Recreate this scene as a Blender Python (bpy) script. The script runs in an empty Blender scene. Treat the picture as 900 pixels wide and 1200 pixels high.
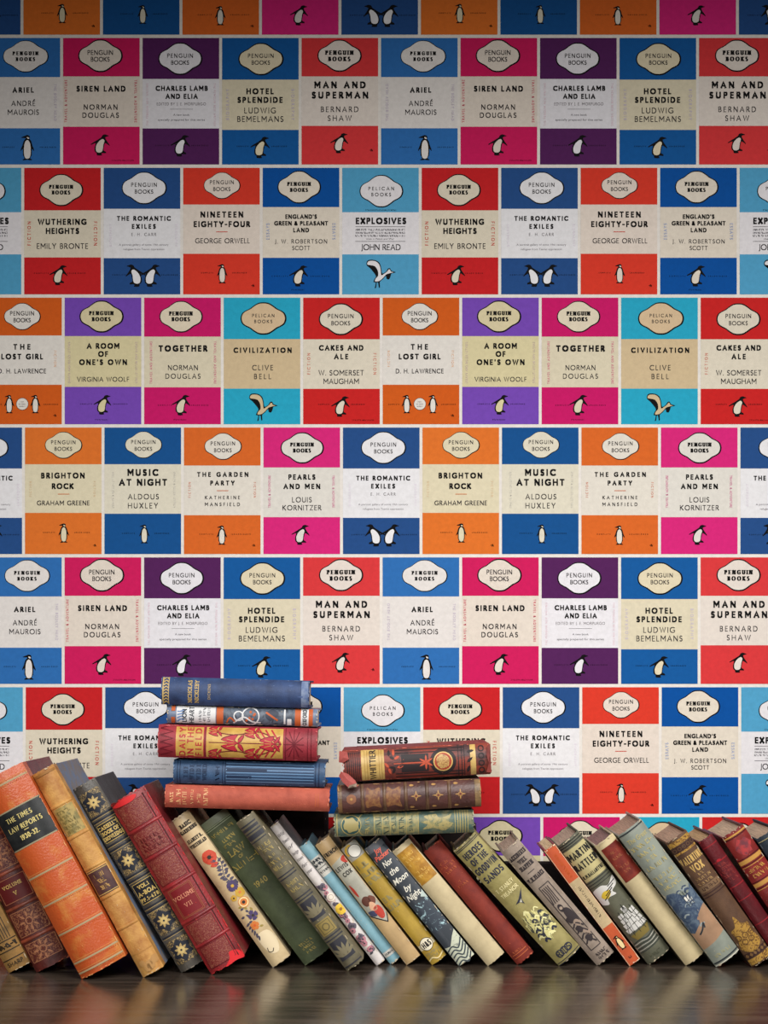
import bpy, bmesh, math, random
from mathutils import Vector
R = math.radians
rnd = random.Random(7)
sc = bpy.context.scene
col = sc.collection

# ------------------------------------------------------------------ camera, world, lights, exposure
CAM_D, CAM_H, F, HOR = 2.100, 0.337, 2100.0, 800.0      # metres, metres, focal in px, eye-level row
cam = bpy.data.cameras.new('camera'); camo = bpy.data.objects.new('camera', cam); col.objects.link(camo)
camo.location = (0, -CAM_D, CAM_H); camo.rotation_euler = (R(90), 0, 0)
cam.sensor_fit = 'VERTICAL'; cam.sensor_height = 36; cam.sensor_width = 27
cam.lens = F / 1200 * 36; cam.shift_y = (HOR - 600) / 1200
cam.clip_start = 0.05
sc.camera = camo

w = bpy.data.worlds.new('World'); sc.world = w; w.use_nodes = True
bgn = w.node_tree.nodes['Background']
bgn.inputs[0].default_value = (1.0, 0.93, 0.85, 1); bgn.inputs[1].default_value = 0.03

def area(name, loc, aim, sx, sy, power, spread, color=(1, 1, 1)):
    l = bpy.data.lights.new(name, 'AREA'); l.shape = 'RECTANGLE'; l.size = sx; l.size_y = sy
    l.energy = power; l.spread = R(spread); l.color = color
    o = bpy.data.objects.new(name, l); col.objects.link(o); o.location = loc
    d = Vector(aim) - Vector(loc); o.rotation_euler = d.to_track_quat('-Z', 'Y').to_euler()
    return o
area('key_softbox', (0.52, -1.12, 1.30), (0.03, 0.16, -0.10), 1.7, 0.42, 11.6, 98, (1.0, 0.975, 0.945))
area('fill_softbox', (-0.50, -2.0, 0.82), (-0.10, 0.2, 0.0), 1.5, 0.5, 3.9, 64, (1.0, 0.98, 0.955))

vs = sc.view_settings
sc.display_settings.display_device = 'sRGB'
vs.view_transform = 'Standard'; vs.look = 'None'; vs.gamma = 1; vs.exposure = 0.0; vs.use_curve_mapping = False

# ------------------------------------------------------------------ materials
def lin(c):
    return tuple(((v / 255) / 12.92 if v / 255 <= .04045 else ((v / 255 + .055) / 1.055) ** 2.4) for v in c)
_mc = {}
def mat(name, c, c2=None, rough=.6, scale=40, lo=.4, hi=.65, bump=0., bscale=400, stretch=(1, 1, 1), kind='noise', spec=.4, detail=5):
    """procedural surface: c and c2 mixed by a noise (wear, mottling, printed pattern), plus a fine bump"""
    key = (name, c, c2, rough, scale, lo, hi, bump, bscale, stretch, kind, spec)
    if key in _mc: return _mc[key]
    m = bpy.data.materials.new(name); m.use_nodes = True
    nt = m.node_tree; p = nt.nodes['Principled BSDF']
    p.inputs['Roughness'].default_value = rough
    p.inputs['Specular IOR Level'].default_value = spec
    a = lin(c)
    p.inputs['Base Color'].default_value = (*a, 1)
    if c2 or bump:
        tc = nt.nodes.new('ShaderNodeTexCoord'); mp = nt.nodes.new('ShaderNodeMapping')
        mp.inputs['Scale'].default_value = stretch
        nt.links.new(tc.outputs['Object'], mp.inputs[0])
    if c2:
        if kind == 'voronoi':
            n = nt.nodes.new('ShaderNodeTexVoronoi'); n.inputs['Scale'].default_value = scale; out = n.outputs['Distance']
        elif kind == 'wave':
            n = nt.nodes.new('ShaderNodeTexWave'); n.inputs['Scale'].default_value = scale; n.inputs['Distortion'].default_value = 9
            n.inputs['Detail'].default_value = 3; n.inputs['Detail Scale'].default_value = 1.5; out = n.outputs['Fac']
        else:
            n = nt.nodes.new('ShaderNodeTexNoise'); n.inputs['Scale'].default_value = scale; n.inputs['Detail'].default_value = detail
            n.inputs['Roughness'].default_value = .62
            out = n.outputs['Fac']
            if kind == 'swirl': n.inputs['Distortion'].default_value = 2.2
        nt.links.new(mp.outputs[0], n.inputs['Vector'])
        mr = nt.nodes.new('ShaderNodeMapRange'); mr.inputs['From Min'].default_value = lo; mr.inputs['From Max'].default_value = hi
        nt.links.new(out, mr.inputs['Value'])
        mx = nt.nodes.new('ShaderNodeMix'); mx.data_type = 'RGBA'
        mx.inputs[6].default_value = (*a, 1); mx.inputs[7].default_value = (*lin(c2), 1)
        nt.links.new(mr.outputs[0], mx.inputs[0]); nt.links.new(mx.outputs[2], p.inputs['Base Color'])
    if bump:
        b = nt.nodes.new('ShaderNodeTexNoise'); b.inputs['Scale'].default_value = bscale; b.inputs['Detail'].default_value = 4
        nt.links.new(mp.outputs[0], b.inputs['Vector'])
        bn = nt.nodes.new('ShaderNodeBump'); bn.inputs['Strength'].default_value = bump; bn.inputs['Distance'].default_value = .001
        nt.links.new(b.outputs['Fac'], bn.inputs['Height']); nt.links.new(bn.outputs[0], p.inputs['Normal'])
    _mc[key] = m
    return m
TONE = .90
def sh(c, f): return tuple(max(0, min(255, int(v * f))) for v in c)
def age(c, f=TONE, k=.86):
    g = .3 * c[0] + .55 * c[1] + .15 * c[2]
    return tuple(max(0, min(255, int((g + (v - g) * k) * f))) for v in c)
def ink(c, rough=.55): return mat('ink', (15, 14, 15) if tuple(c) == BLK else tuple(c), None, rough, spec=.08 if rough > .6 else .3)
def printed(c): return mat('printed_paper', tuple(c), sh(c, .94), .8, 160, .3, .75, spec=.1)
def cloth(c, c2=None, rough=.7):
    c, c2 = age(c), age(c2 or sh(c, .72), TONE * .9)
    return mat('book_cloth', tuple(c), c2 or sh(c, .72), rough, 55, .38, .72, .35, 900)
def leather(c, c2=None, rough=.42, scale=38):
    c, c2 = age(c), age(c2 or sh(c, .6), TONE * .9)
    return mat('leather', tuple(c), c2 or sh(c, .6), rough, scale, .38, .68, .4, 420, spec=.5)
def jacket(c, c2=None, rough=.4):
    c, c2 = age(c), age(c2 or sh(c, .86), TONE * .9)
    return mat('jacket_paper', tuple(c), c2 or sh(c, .86), rough, 30, .4, .75, .08, 300, spec=.5)
GOLD, DGOLD, BLK, WHT = (202, 168, 96), (150, 120, 62), (24, 23, 25), (226, 222, 214)
gold = lambda: ink(GOLD, .4)

# ------------------------------------------------------------------ a stroke alphabet (round humanist capitals)
def arc(cx, cy, rx, ry, a0, a1, n=14):
    return [(cx + rx * math.cos(R(a0 + (a1 - a0) * i / n)), cy + ry * math.sin(R(a0 + (a1 - a0) * i / n))) for i in range(n + 1)]
G = {
 'A': (.78, [[(0, 0), (.39, 1), (.78, 0)], [(.15, .33), (.63, .33)]]),
 'B': (.50, [[(0, 0), (0, 1)], [(0, 1)] + arc(.22, .765, .22, .235, 90, -90) + [(0, .53)], [(0, .53)] + arc(.24, .265, .26, .265, 90, -90) + [(0, 0)]]),
 'C': (.80, [arc(.5, .5, .5, .5, 52, 308, 22)]),
 'D': (.74, [[(0, 0), (0, 1)], [(0, 1)] + arc(.26, .5, .48, .5, 90, -90, 18) + [(0, 0)]]),
 'E': (.42, [[(0, 0), (0, 1)], [(0, 1), (.42, 1)], [(0, .52), (.38, .52)], [(0, 0), (.42, 0)]]),
 'F': (.40, [[(0, 0), (0, 1)], [(0, 1), (.40, 1)], [(0, .5), (.36, .5)]]),
 'G': (.86, [arc(.5, .5, .5, .5, 52, 318, 22) + [(.87, .44), (.60, .44)]]),
 'H': (.70, [[(0, 0), (0, 1)], [(.7, 0), (.7, 1)], [(0, .52), (.7, .52)]]),
 'I': (0.0, [[(0, 0), (0, 1)]]),
 'J': (.12, [[(.12, 1), (.12, .05)] + arc(-.06, 0, .18, .2, 0, -70, 6)]),
 'K': (.62, [[(0, 0), (0, 1)], [(.58, 1), (.02, .46)], [(.14, .58), (.62, 0)]]),
 'L': (.40, [[(0, 1), (0, 0)], [(0, 0), (.40, 0)]]),
 'M': (.86, [[(0, 0), (0, 1)], [(0, 1), (.43, .36), (.86, 1)], [(.86, 1), (.86, 0)]]),
 'N': (.72, [[(0, 0), (0, 1)], [(0, 1), (.72, 0)], [(.72, 0), (.72, 1)]]),
 'O': (.98, [arc(.49, .5, .49, .5, 0, 360, 28)]),
 'P': (.48, [[(0, 0), (0, 1)], [(0, 1)] + arc(.22, .74, .26, .26, 90, -90) + [(0, .48)]]),
 'Q': (.98, [arc(.49, .5, .49, .5, 0, 360, 28), [(.5, .1), (.98, -.12)]]),
 'R': (.54, [[(0, 0), (0, 1)], [(0, 1)] + arc(.22, .75, .25, .25, 90, -90) + [(0, .5)], [(.24, .5), (.56, 0)]]),
 'S': (.46, [arc(.24, .755, .21, .245, 38, 270) + arc(.23, .255, .23, .255, 88, -142)]),
 'T': (.60, [[(0, 1), (.6, 1)], [(.3, 1), (.3, 0)]]),
 'U': (.66, [[(0, 1), (0, .34)] + arc(.33, .33, .33, .33, 180, 360) + [(.66, 1)]]),
 'V': (.74, [[(0, 1), (.37, 0), (.74, 1)]]),
 'W': (1.1, [[(0, 1), (.29, 0), (.55, 1), (.81, 0), (1.1, 1)]]),
 'X': (.66, [[(0, 0), (.66, 1)], [(0, 1), (.66, 0)]]),
 'Y': (.64, [[(0, 1), (.32, .46), (.64, 1)], [(.32, .46), (.32, 0)]]),
 'Z': (.60, [[(0, 1), (.6, 1), (0, 0), (.6, 0)]]),
 '&': (.66, [[(.66, 0), (.14, .66)] + arc(.3, .78, .17, .2, 200, -20, 10) + [(.08, .36)] + arc(.26, .24, .24, .24, 150, 300, 8) + [(.62, .42)]]),
 "'": (0.0, [[(0, 1), (0, .82)]]), '.': (0.0, [[(0, 0), (0, .02)]]), ',': (0.0, [[(0, .02), (-.06, -.16)]]),
 '-': (.26, [[(0, .42), (.26, .42)]]), '_': (.5, [[(0, .42), (.5, .42)]]), ':': (0, [[(0, 0), (0, .02)], [(0, .6), (0, .62)]]),
 '0': (.52, [arc(.26, .5, .26, .5, 0, 360, 24)]), '1': (.16, [[(0, .82), (.16, 1), (.16, 0)]]),
 '2': (.46, [arc(.22, .74, .22, .26, 160, -30) + [(0, 0), (.46, 0)]]),
 '3': (.44, [arc(.2, .76, .2, .24, 150, -90) + arc(.2, .26, .23, .26, 90, -150)]),
 '4': (.52, [[(.38, 0), (.38, 1), (0, .3), (.52, .3)]]), '5': (.44, [[(.4, 1), (.06, 1), (.03, .58)] + arc(.18, .3, .25, .3, 110, -140)]),
 '6': (.5, [[(.42, 1)] + arc(.25, .3, .25, .3, 150, 510, 20)]), '7': (.46, [[(0, 1), (.46, 1), (.12, 0)]]),
 '8': (.48, [arc(.24, .76, .2, .24, 0, 360, 16), arc(.24, .26, .24, .26, 0, 360, 16)]),
 '9': (.5, [[(.08, 0)] + arc(.25, .7, .25, .3, -30, 330, 20)]),
}
G['\u00c9'] = (.42, G['E'][1] + [[(.16, 1.16), (.32, 1.34)]])

def strip(pts, tw, th=None, cap=True):
    """thicken a centre line: tw = stroke of verticals, th = stroke of horizontals"""
    th = tw if th is None else th
    closed = len(pts) > 6 and math.dist(pts[0], pts[-1]) < 1e-6
    p = list(pts[:-1]) if closed else list(pts)
    n = len(p)
    if n < 2: return [], []
    def hw(dx, dy):
        l = math.hypot(dx, dy) or 1
        return .5 * (tw * abs(dy / l) + th * abs(dx / l))
    if cap and not closed:
        for i, j in ((0, 1), (-1, -2)):
            dx, dy = p[i][0] - p[j][0], p[i][1] - p[j][1]; l = math.hypot(dx, dy) or 1
            e = .5 * (th if abs(dy) > abs(dx) else tw)
            p[i] = (p[i][0] + dx / l * e, p[i][1] + dy / l * e)
    V = []
    for i in range(n):
        a = p[(i - 1) % n] if closed or i > 0 else None
        b = p[(i + 1) % n] if closed or i < n - 1 else None
        ds = []
        if a: ds.append((p[i][0] - a[0], p[i][1] - a[1]))
        if b: ds.append((b[0] - p[i][0], b[1] - p[i][1]))
        ns = []
        for dx, dy in ds:
            l = math.hypot(dx, dy) or 1
            ns.append((-dy / l, dx / l))
        nx, ny = sum(q[0] for q in ns), sum(q[1] for q in ns)
        l = math.hypot(nx, ny) or 1; nx, ny = nx / l, ny / l
        h = sum(hw(*d) for d in ds) / len(ds)
        c = nx * ns[0][0] + ny * ns[0][1]
        h /= max(.62, c)
        V += [(p[i][0] + nx * h, p[i][1] + ny * h), (p[i][0] - nx * h, p[i][1] - ny * h)]
    Fs = [(2 * i, 2 * i + 1, (2 * i + 3) % (2 * n), (2 * i + 2) % (2 * n)) for i in range(n if closed else n - 1)]
    return V, Fs

def smooth(pts, n=5):
    """closed Catmull-Rom through pts"""
    out = []; m = len(pts)
    for i in range(m):
        p0, p1, p2, p3 = pts[i - 1], pts[i], pts[(i + 1) % m], pts[(i + 2) % m]
        for k in range(n):
            t = k / n
            out.append(tuple(.5 * ((2 * p1[a]) + (-p0[a] + p2[a]) * t + (2 * p0[a] - 5 * p1[a] + 4 * p2[a] - p3[a]) * t * t
                                   + (-p0[a] + 3 * p1[a] - 3 * p2[a] + p3[a]) * t ** 3) for a in (0, 1)))
    return out
def osmooth(pts, n=4):
    q = [pts[0]] + list(pts) + [pts[-1]]; out = []
    for i in range(1, len(q) - 2):
        p0, p1, p2, p3 = q[i - 1], q[i], q[i + 1], q[i + 2]
        for k in range(n):
            t = k / n
            out.append(tuple(.5 * ((2 * p1[a]) + (-p0[a] + p2[a]) * t + (2 * p0[a] - 5 * p1[a] + 4 * p2[a] - p3[a]) * t * t
                                   + (-p0[a] + 3 * p1[a] - 3 * p2[a] + p3[a]) * t ** 3) for a in (0, 1)))
    return out + [pts[-1]]

_bf = {}
def bfont(txt, shear, off):
    k = (txt, shear, off)
    if k in _bf: return _bf[k]
    cu = bpy.data.curves.new('tmp', 'FONT'); cu.body = txt; cu.shear = shear; cu.offset = off; cu.resolution_u = 3
    o = bpy.data.objects.new('tmp', cu); col.objects.link(o)
    dg = bpy.context.evaluated_depsgraph_get(); dg.update()
    e = o.evaluated_get(dg); me = e.to_mesh()
    V = [(v.co.x, v.co.y) for v in me.vertices]; Fs = [tuple(p.vertices) for p in me.polygons]
    e.to_mesh_clear(); bpy.data.objects.remove(o); bpy.data.curves.remove(cu)
    _bf[k] = (V, Fs)
    return _bf[k]

def jag(n, seed, amp=.28):
    r = random.Random(seed)
    return [((1 - amp * r.random()) * math.cos(2 * math.pi * i / n), (1 - amp * r.random()) * math.sin(2 * math.pi * i / n)) for i in range(n)]
class Flat:
    """flat artwork in px, x right, y DOWN"""
    def __init__(s): s.it = []
    def add(s, V, Fs, m, ly): s.it.append((V, Fs, m, ly))
    def poly(s, pts, m, ly=1): s.add(list(pts), [tuple(range(len(pts)))], m, ly)
    def rect(s, x0, y0, x1, y1, m, ly=0): s.poly([(x0, y0), (x1, y0), (x1, y1), (x0, y1)], m, ly)
    def line(s, pts, wd, m, ly=1): s.add(*strip(pts, wd, cap=False), m, ly)
    def disc(s, cx, cy, r, m, ly=1, ry=None, n=20): s.poly(arc(cx, cy, r, ry or r, 0, 360, n)[:-1], m, ly)
    def ring(s, cx, cy, r, wd, m, ly=1, ry=None): s.line(arc(cx, cy, r, ry or r, 0, 360, 24), wd, m, ly)
    def frame(s, x0, y0, x1, y1, wd, m, ly=1):
        for a in ([(x0, y0), (x1, y0)], [(x0, y1), (x1, y1)], [(x0, y0), (x0, y1)], [(x1, y0), (x1, y1)]): s.line(a, wd, m, ly)
    def _place(s, V, cx, cy, rot):
        c, n = math.cos(R(rot)), math.sin(R(rot))
        return [(cx + x * c - y * n, cy + x * n + y * c) for x, y in V]     # x right, y down, rot clockwise
    def text(s, t, cx, cy, cap, width, wt, m, ly=3, serif=False, th=None, rot=0, kx=1.0):
        tw = wt * cap; hz = tw if th is None else th * cap
        H = cap
        def run(k, tr):
            x = 0; out = []
            for ch in t:
                if ch == ' ': x += .30 * H * k + tr; continue
                gw, st = G[ch]
                for q in st: out.append([(x + tw / 2 + a * k * (H - tw), hz / 2 + b * (H - hz)) for a, b in q])
                x += gw * k * (H - tw) + tw + tr
            return x - tr, out
        k = kx
        w0, _ = run(k, 0); n = len(t) - 1
        tr = (width - w0) / max(1, n) if n else 0
        if n and tr < .10 * H:
            tr = .10 * H; k = kx * (width - n * tr) / w0
            for _i in range(6):
                w1, _ = run(k, tr); k *= max(.3, 1 + (width - w1) / w1)
        W, sts = run(k, tr)
        for qi, q in enumerate(sts):
            V, Fs = strip(q, tw, hz); ly += .12 if qi % 3 else -.24 * (qi > 0)
            V = [(x - W / 2, H / 2 - y) for x, y in V]
            s.add(s._place(V, cx, cy, rot), Fs, m, ly)
            if serif and not (len(q) > 6 and math.dist(q[0], q[-1]) < 1e-6):
                for e, f in ((q[0], q[1]), (q[-1], q[-2])):
                    if abs(e[1] - f[1]) > abs(e[0] - f[0]) * .7 and (e[1] < hz or e[1] > H - hz):
                        sw = tw * .5 + .10 * H
                        y = 0 if e[1] < H / 2 else H - hz
                        V = [(e[0] - sw, y), (e[0] + sw, y), (e[0] + sw, y + hz * .9), (e[0] - sw, y + hz * .9)]
                        V = [(a - W / 2, H / 2 - b) for a, b in V]
                        s.add(s._place(V, cx, cy, rot), [(0, 1, 2, 3)], m, ly)
    def btext(s, t, cx, cy, h, width, m, ly=3, shear=0, off=0, rot=0):
        V, Fs = bfont(t, shear, off)
        if not V: return
        x0, x1 = min(v[0] for v in V), max(v[0] for v in V)
        k = h / .7; kx = width / (x1 - x0)
        V = [((x - (x0 + x1) / 2) * kx, -(y - .35) * k) for x, y in V]
        s.add(s._place(V, cx, cy, rot), Fs, m, ly)
    def scrib(s, cx, cy, cap, width, m, ly=3, seed=1, wd=.16, rot=0):
        """worn, no longer legible lettering"""
        r = random.Random(seed * 31 + int(width * 10))
        x = -width / 2
        while x < width / 2 - cap * .3:
            lw = cap * r.uniform(.45, .75)
            for _ in range(r.choice((2, 2, 3))):
                k = r.random()
                if k < .5: q = [(x + r.choice((0, lw * .8)), -cap / 2 * r.uniform(.6, 1)), ]; q.append((q[0][0], cap / 2 * r.uniform(.6, 1)))
                elif k < .8:
                    yy = r.choice((-.42, 0, .42)) * cap; q = [(x, yy), (x + lw * .8, yy)]
                else: q = [(x, -cap * .45), (x + lw * .8, cap * .45)]
                V, Fs = strip(q, wd * cap); s.add(s._place(V, cx, cy, rot), Fs, m, ly)
            x += lw + cap * .2
            if r.random() < .12: x += cap * .4
    def shape(s, pts, cx, cy, sx, sy, m, ly=2, n=4, rot=0):
        V = [(a * sx, -b * sy) for a, b in (smooth(pts, n) if n > 1 else pts)]
        s.poly(s._place(V, cx, cy, rot), m, ly)
    def flower(s, cx, cy, r, petals, m, mc, ly=2, pr=.45, rot=0):
        for k in range(petals):
            a = R(rot + 360 / petals * k); c, n = math.cos(a), math.sin(a)
            q = [(0, 0), (.45, pr * .8), (.85, pr), (1, 0), (.85, -pr), (.45, -pr * .8)]
            s.poly([(cx + r * (x * c - y * n), cy + r * (x * n + y * c)) for x, y in q], m, ly)
        s.disc(cx, cy, r * .28, mc, ly + 1, n=10)
    def leaf(s, cx, cy, l, ang, m, ly=2, f=.28):
        a = R(ang); c, n = math.cos(a), math.sin(a)
        s.poly([(cx + l * (x * c - y * n), cy + l * (x * n + y * c)) for x, y in ((0, 0), (.3, f), (.7, f * .8), (1, 0), (.7, -f * .8), (.3, -f))], m, ly)

def flat_mesh(Fl, slices):
    """triangulate, cut along x at the slices, return verts (x, y, layer), faces, materials"""
    bm = bmesh.new(); mats = []
    for V, Fs, m, ly in Fl.it:
        if m not in mats: mats.append(m)
        mi = mats.index(m)
        vs = [bm.verts.new((x, y, ly)) for x, y in V]
        for f in Fs:
            if len(set(f)) < 3: continue
            try: bf = bm.faces.new([vs[i] for i in f])
            except ValueError: continue
            bf.material_index = mi
    bm.normal_update()
    big = [f for f in bm.faces if len(f.verts) > 4]
    if big: bmesh.ops.triangulate(bm, faces=big)
    for x in slices:
        bmesh.ops.bisect_plane(bm, geom=bm.verts[:] + bm.edges[:] + bm.faces[:], plane_co=(x, 0, 0), plane_no=(1, 0, 0), dist=1e-5)
    bm.normal_update()
    bm.verts.index_update()
    V = [tuple(v.co) for v in bm.verts]; Fs = []; fm = []
    for f in bm.faces:
        ids = [v.index for v in f.verts]
        if f.normal.z > 0: ids.reverse()          # y down: keep the printed side facing the viewer
        Fs.append(ids); fm.append(mats[f.material_index])
    bm.free()
    return V, Fs, fm

class MB:
    def __init__(s): s.V, s.F, s.M = [], [], []
    def add(s, V, Fs, m):
        b = len(s.V); s.V += V
        for i, f in enumerate(Fs):
            s.F.append([b + k for k in f]); s.M.append(m[i] if isinstance(m, list) else m)
    def box(s, x0, x1, y0, y1, z0, z1, m):
        V = [(x, y, z) for x in (x0, x1) for y in (y0, y1) for z in (z0, z1)]
        s.add(V, [(0, 1, 3, 2), (4, 6, 7, 5), (0, 4, 5, 1), (2, 3, 7, 6), (0, 2, 6, 4), (1, 5, 7, 3)], m)
    def build(s, name, parent=None, sharp=38, bevel=0):
        me = bpy.data.meshes.new(name); me.from_pydata(s.V, [], s.F)
        ms = []
        for m in s.M:
            if m not in ms: ms.append(m)
        for m in ms: me.materials.append(m)
        ix = {m: i for i, m in enumerate(ms)}
        me.polygons.foreach_set('material_index', [ix[m] for m in s.M])
        me.polygons.foreach_set('use_smooth', [True] * len(me.polygons))
        me.update(); me.set_sharp_from_angle(angle=R(sharp))
        o = bpy.data.objects.new(name, me); col.objects.link(o)
        if parent: o.parent = parent
        if bevel:
            b = o.modifiers.new('bevel', 'BEVEL'); b.width = bevel; b.segments = 2; b.limit_method = 'ANGLE'
        return o

# ------------------------------------------------------------------ setting: papered wall
WALL_Y = 0.232
KW = (CAM_D + WALL_Y) / F                       # metres per px on the wall
LOGO = [(0, 1), (.22, .96), (.42, .80), (.60, .61), (.80, .47), (.94, .30), (1, 0)]
def logo_pts():
    q = LOGO[:-1]
    full = q + [(1, 0)] + [(x, -y) for x, y in reversed(q[1:])] + [(0, -1)] + [(-x, -y) for x, y in q[1:]] + [(-1, 0)] + [(-x, y) for x, y in reversed(q[1:])]
    return smooth(full, 3)
LP = logo_pts()
STAND = [(-.02, 1), (.09, .97), (.11, .9), (.1, .84), (.17, .75), (.22, .58), (.29, .42), (.28, .36), (.2, .45), (.19, .2), (.12, .07), (.2, .02), (.18, -.01), (.02, 0), (0, .04),
         (-.02, 0), (-.18, -.01), (-.2, .02), (-.12, .07), (-.19, .2), (-.2, .45), (-.28, .36), (-.29, .42), (-.22, .58), (-.16, .76), (-.09, .84), (-.08, .88), (-.26, .89), (-.24, .92), (-.1, .97)]
SBELLY = [(0, .80), (.09, .73), (.14, .55), (.145, .25), (.08, .07), (-.08, .07), (-.145, .25), (-.14, .55), (-.09, .73)]
DANCE = [(.42, .92), (.3, .97), (.2, 1), (.08, .96), (.02, .86), (-.2, .72), (-.52, .53), (-.47, .50), (-.27, .58), (-.33, .34), (-.31, .16), (-.22, .09), (-.2, -.02), (.06, -.02), (.02, .06),
         (.1, .09), (.26, .08), (.24, .16), (.13, .22), (.16, .42), (.22, .58), (.44, .44), (.42, .52), (.3, .68), (.22, .86)]
DBELLY = [(.1, .77), (.18, .68), (.125, .5), (.10, .32), (.06, .17), (-.08, .11), (-.23, .16), (-.265, .36), (-.19, .55), (-.05, .70)]
PBODY = [(-.5, .9), (-.42, .99), (-.19, .98), (-.03, .87), (.03, .66), (.06, .5), (.2, .58), (.26, .68), (.34, .69), (.39, .60), (.55, .55), (.40, .51), (.37, .46), (.31, .30), (.21, .32), (.19, .42),
         (.08, .30), (-.03, .2), (-.02, .03), (-.06, .0), (-.09, .18), (-.14, .17), (-.16, .0), (-.21, -.01), (-.17, .18), (-.26, .2), (-.2, .34), (-.16, .42), (-.27, .57), (-.38, .7), (-.49, .79)]
PWH = [(-.47, .89), (-.4, .95), (-.2, .945), (-.06, .84), (-.0, .65), (.02, .44), (.12, .49), (.24, .58), (.29, .65), (.34, .63), (.36, .57), (.46, .55), (.35, .52), (.28, .5), (.2, .47), (.1, .36), (-.04, .24), (-.2, .22), (-.17, .33), (-.09, .42), (-.1, .6), (-.2, .76), (-.36, .8), (-.47, .82)]
PDK = [(-.34, .74), (-.2, .70), (-.12, .55), (-.11, .42), (-.16, .40), (-.2, .5), (-.27, .6)]

def penguin(Fl, kind, x, y, h, pale, flip=1, dl=0):
    b, wh = ink(BLK, .7), pale
    h *= 1.06
    if kind == 'stand':
        Fl.shape(STAND, x, y + h / 2, h * .92, h, b, 4, 2); Fl.shape(SBELLY, x, y + h / 2, h * .92, h, wh, 5, 3)
        Fl.shape([(.0, .86), (.07, .84), (.06, .9), (-.02, .92)], x, y + h / 2, h, h, wh, 5, 2)
    elif kind == 'dance':
        Fl.shape(DANCE, x, y + h / 2, h * .95 * flip, h, b, 4 + dl, 2); Fl.shape(DBELLY, x, y + h / 2, h * .95 * flip, h, wh, 5 + dl, 3)
    elif kind == 'pair':
        penguin(Fl, 'dance', x - h * .40, y, h, pale, -1); penguin(Fl, 'dance', x + h * .40, y, h, pale, 1, .4)
    elif kind == 'pelican':
        Fl.shape(PBODY, x, y + h / 2, h, h, b, 4, 2); Fl.shape(PWH, x, y + h / 2, h, h, wh, 5, 2)
        Fl.shape(PDK, x, y + h / 2, h, h, b, 6, 2)

PINK, LAV, REDT, ORT = (205, 130, 140), (196, 186, 200), (190, 90, 80), (222, 180, 150)
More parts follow.
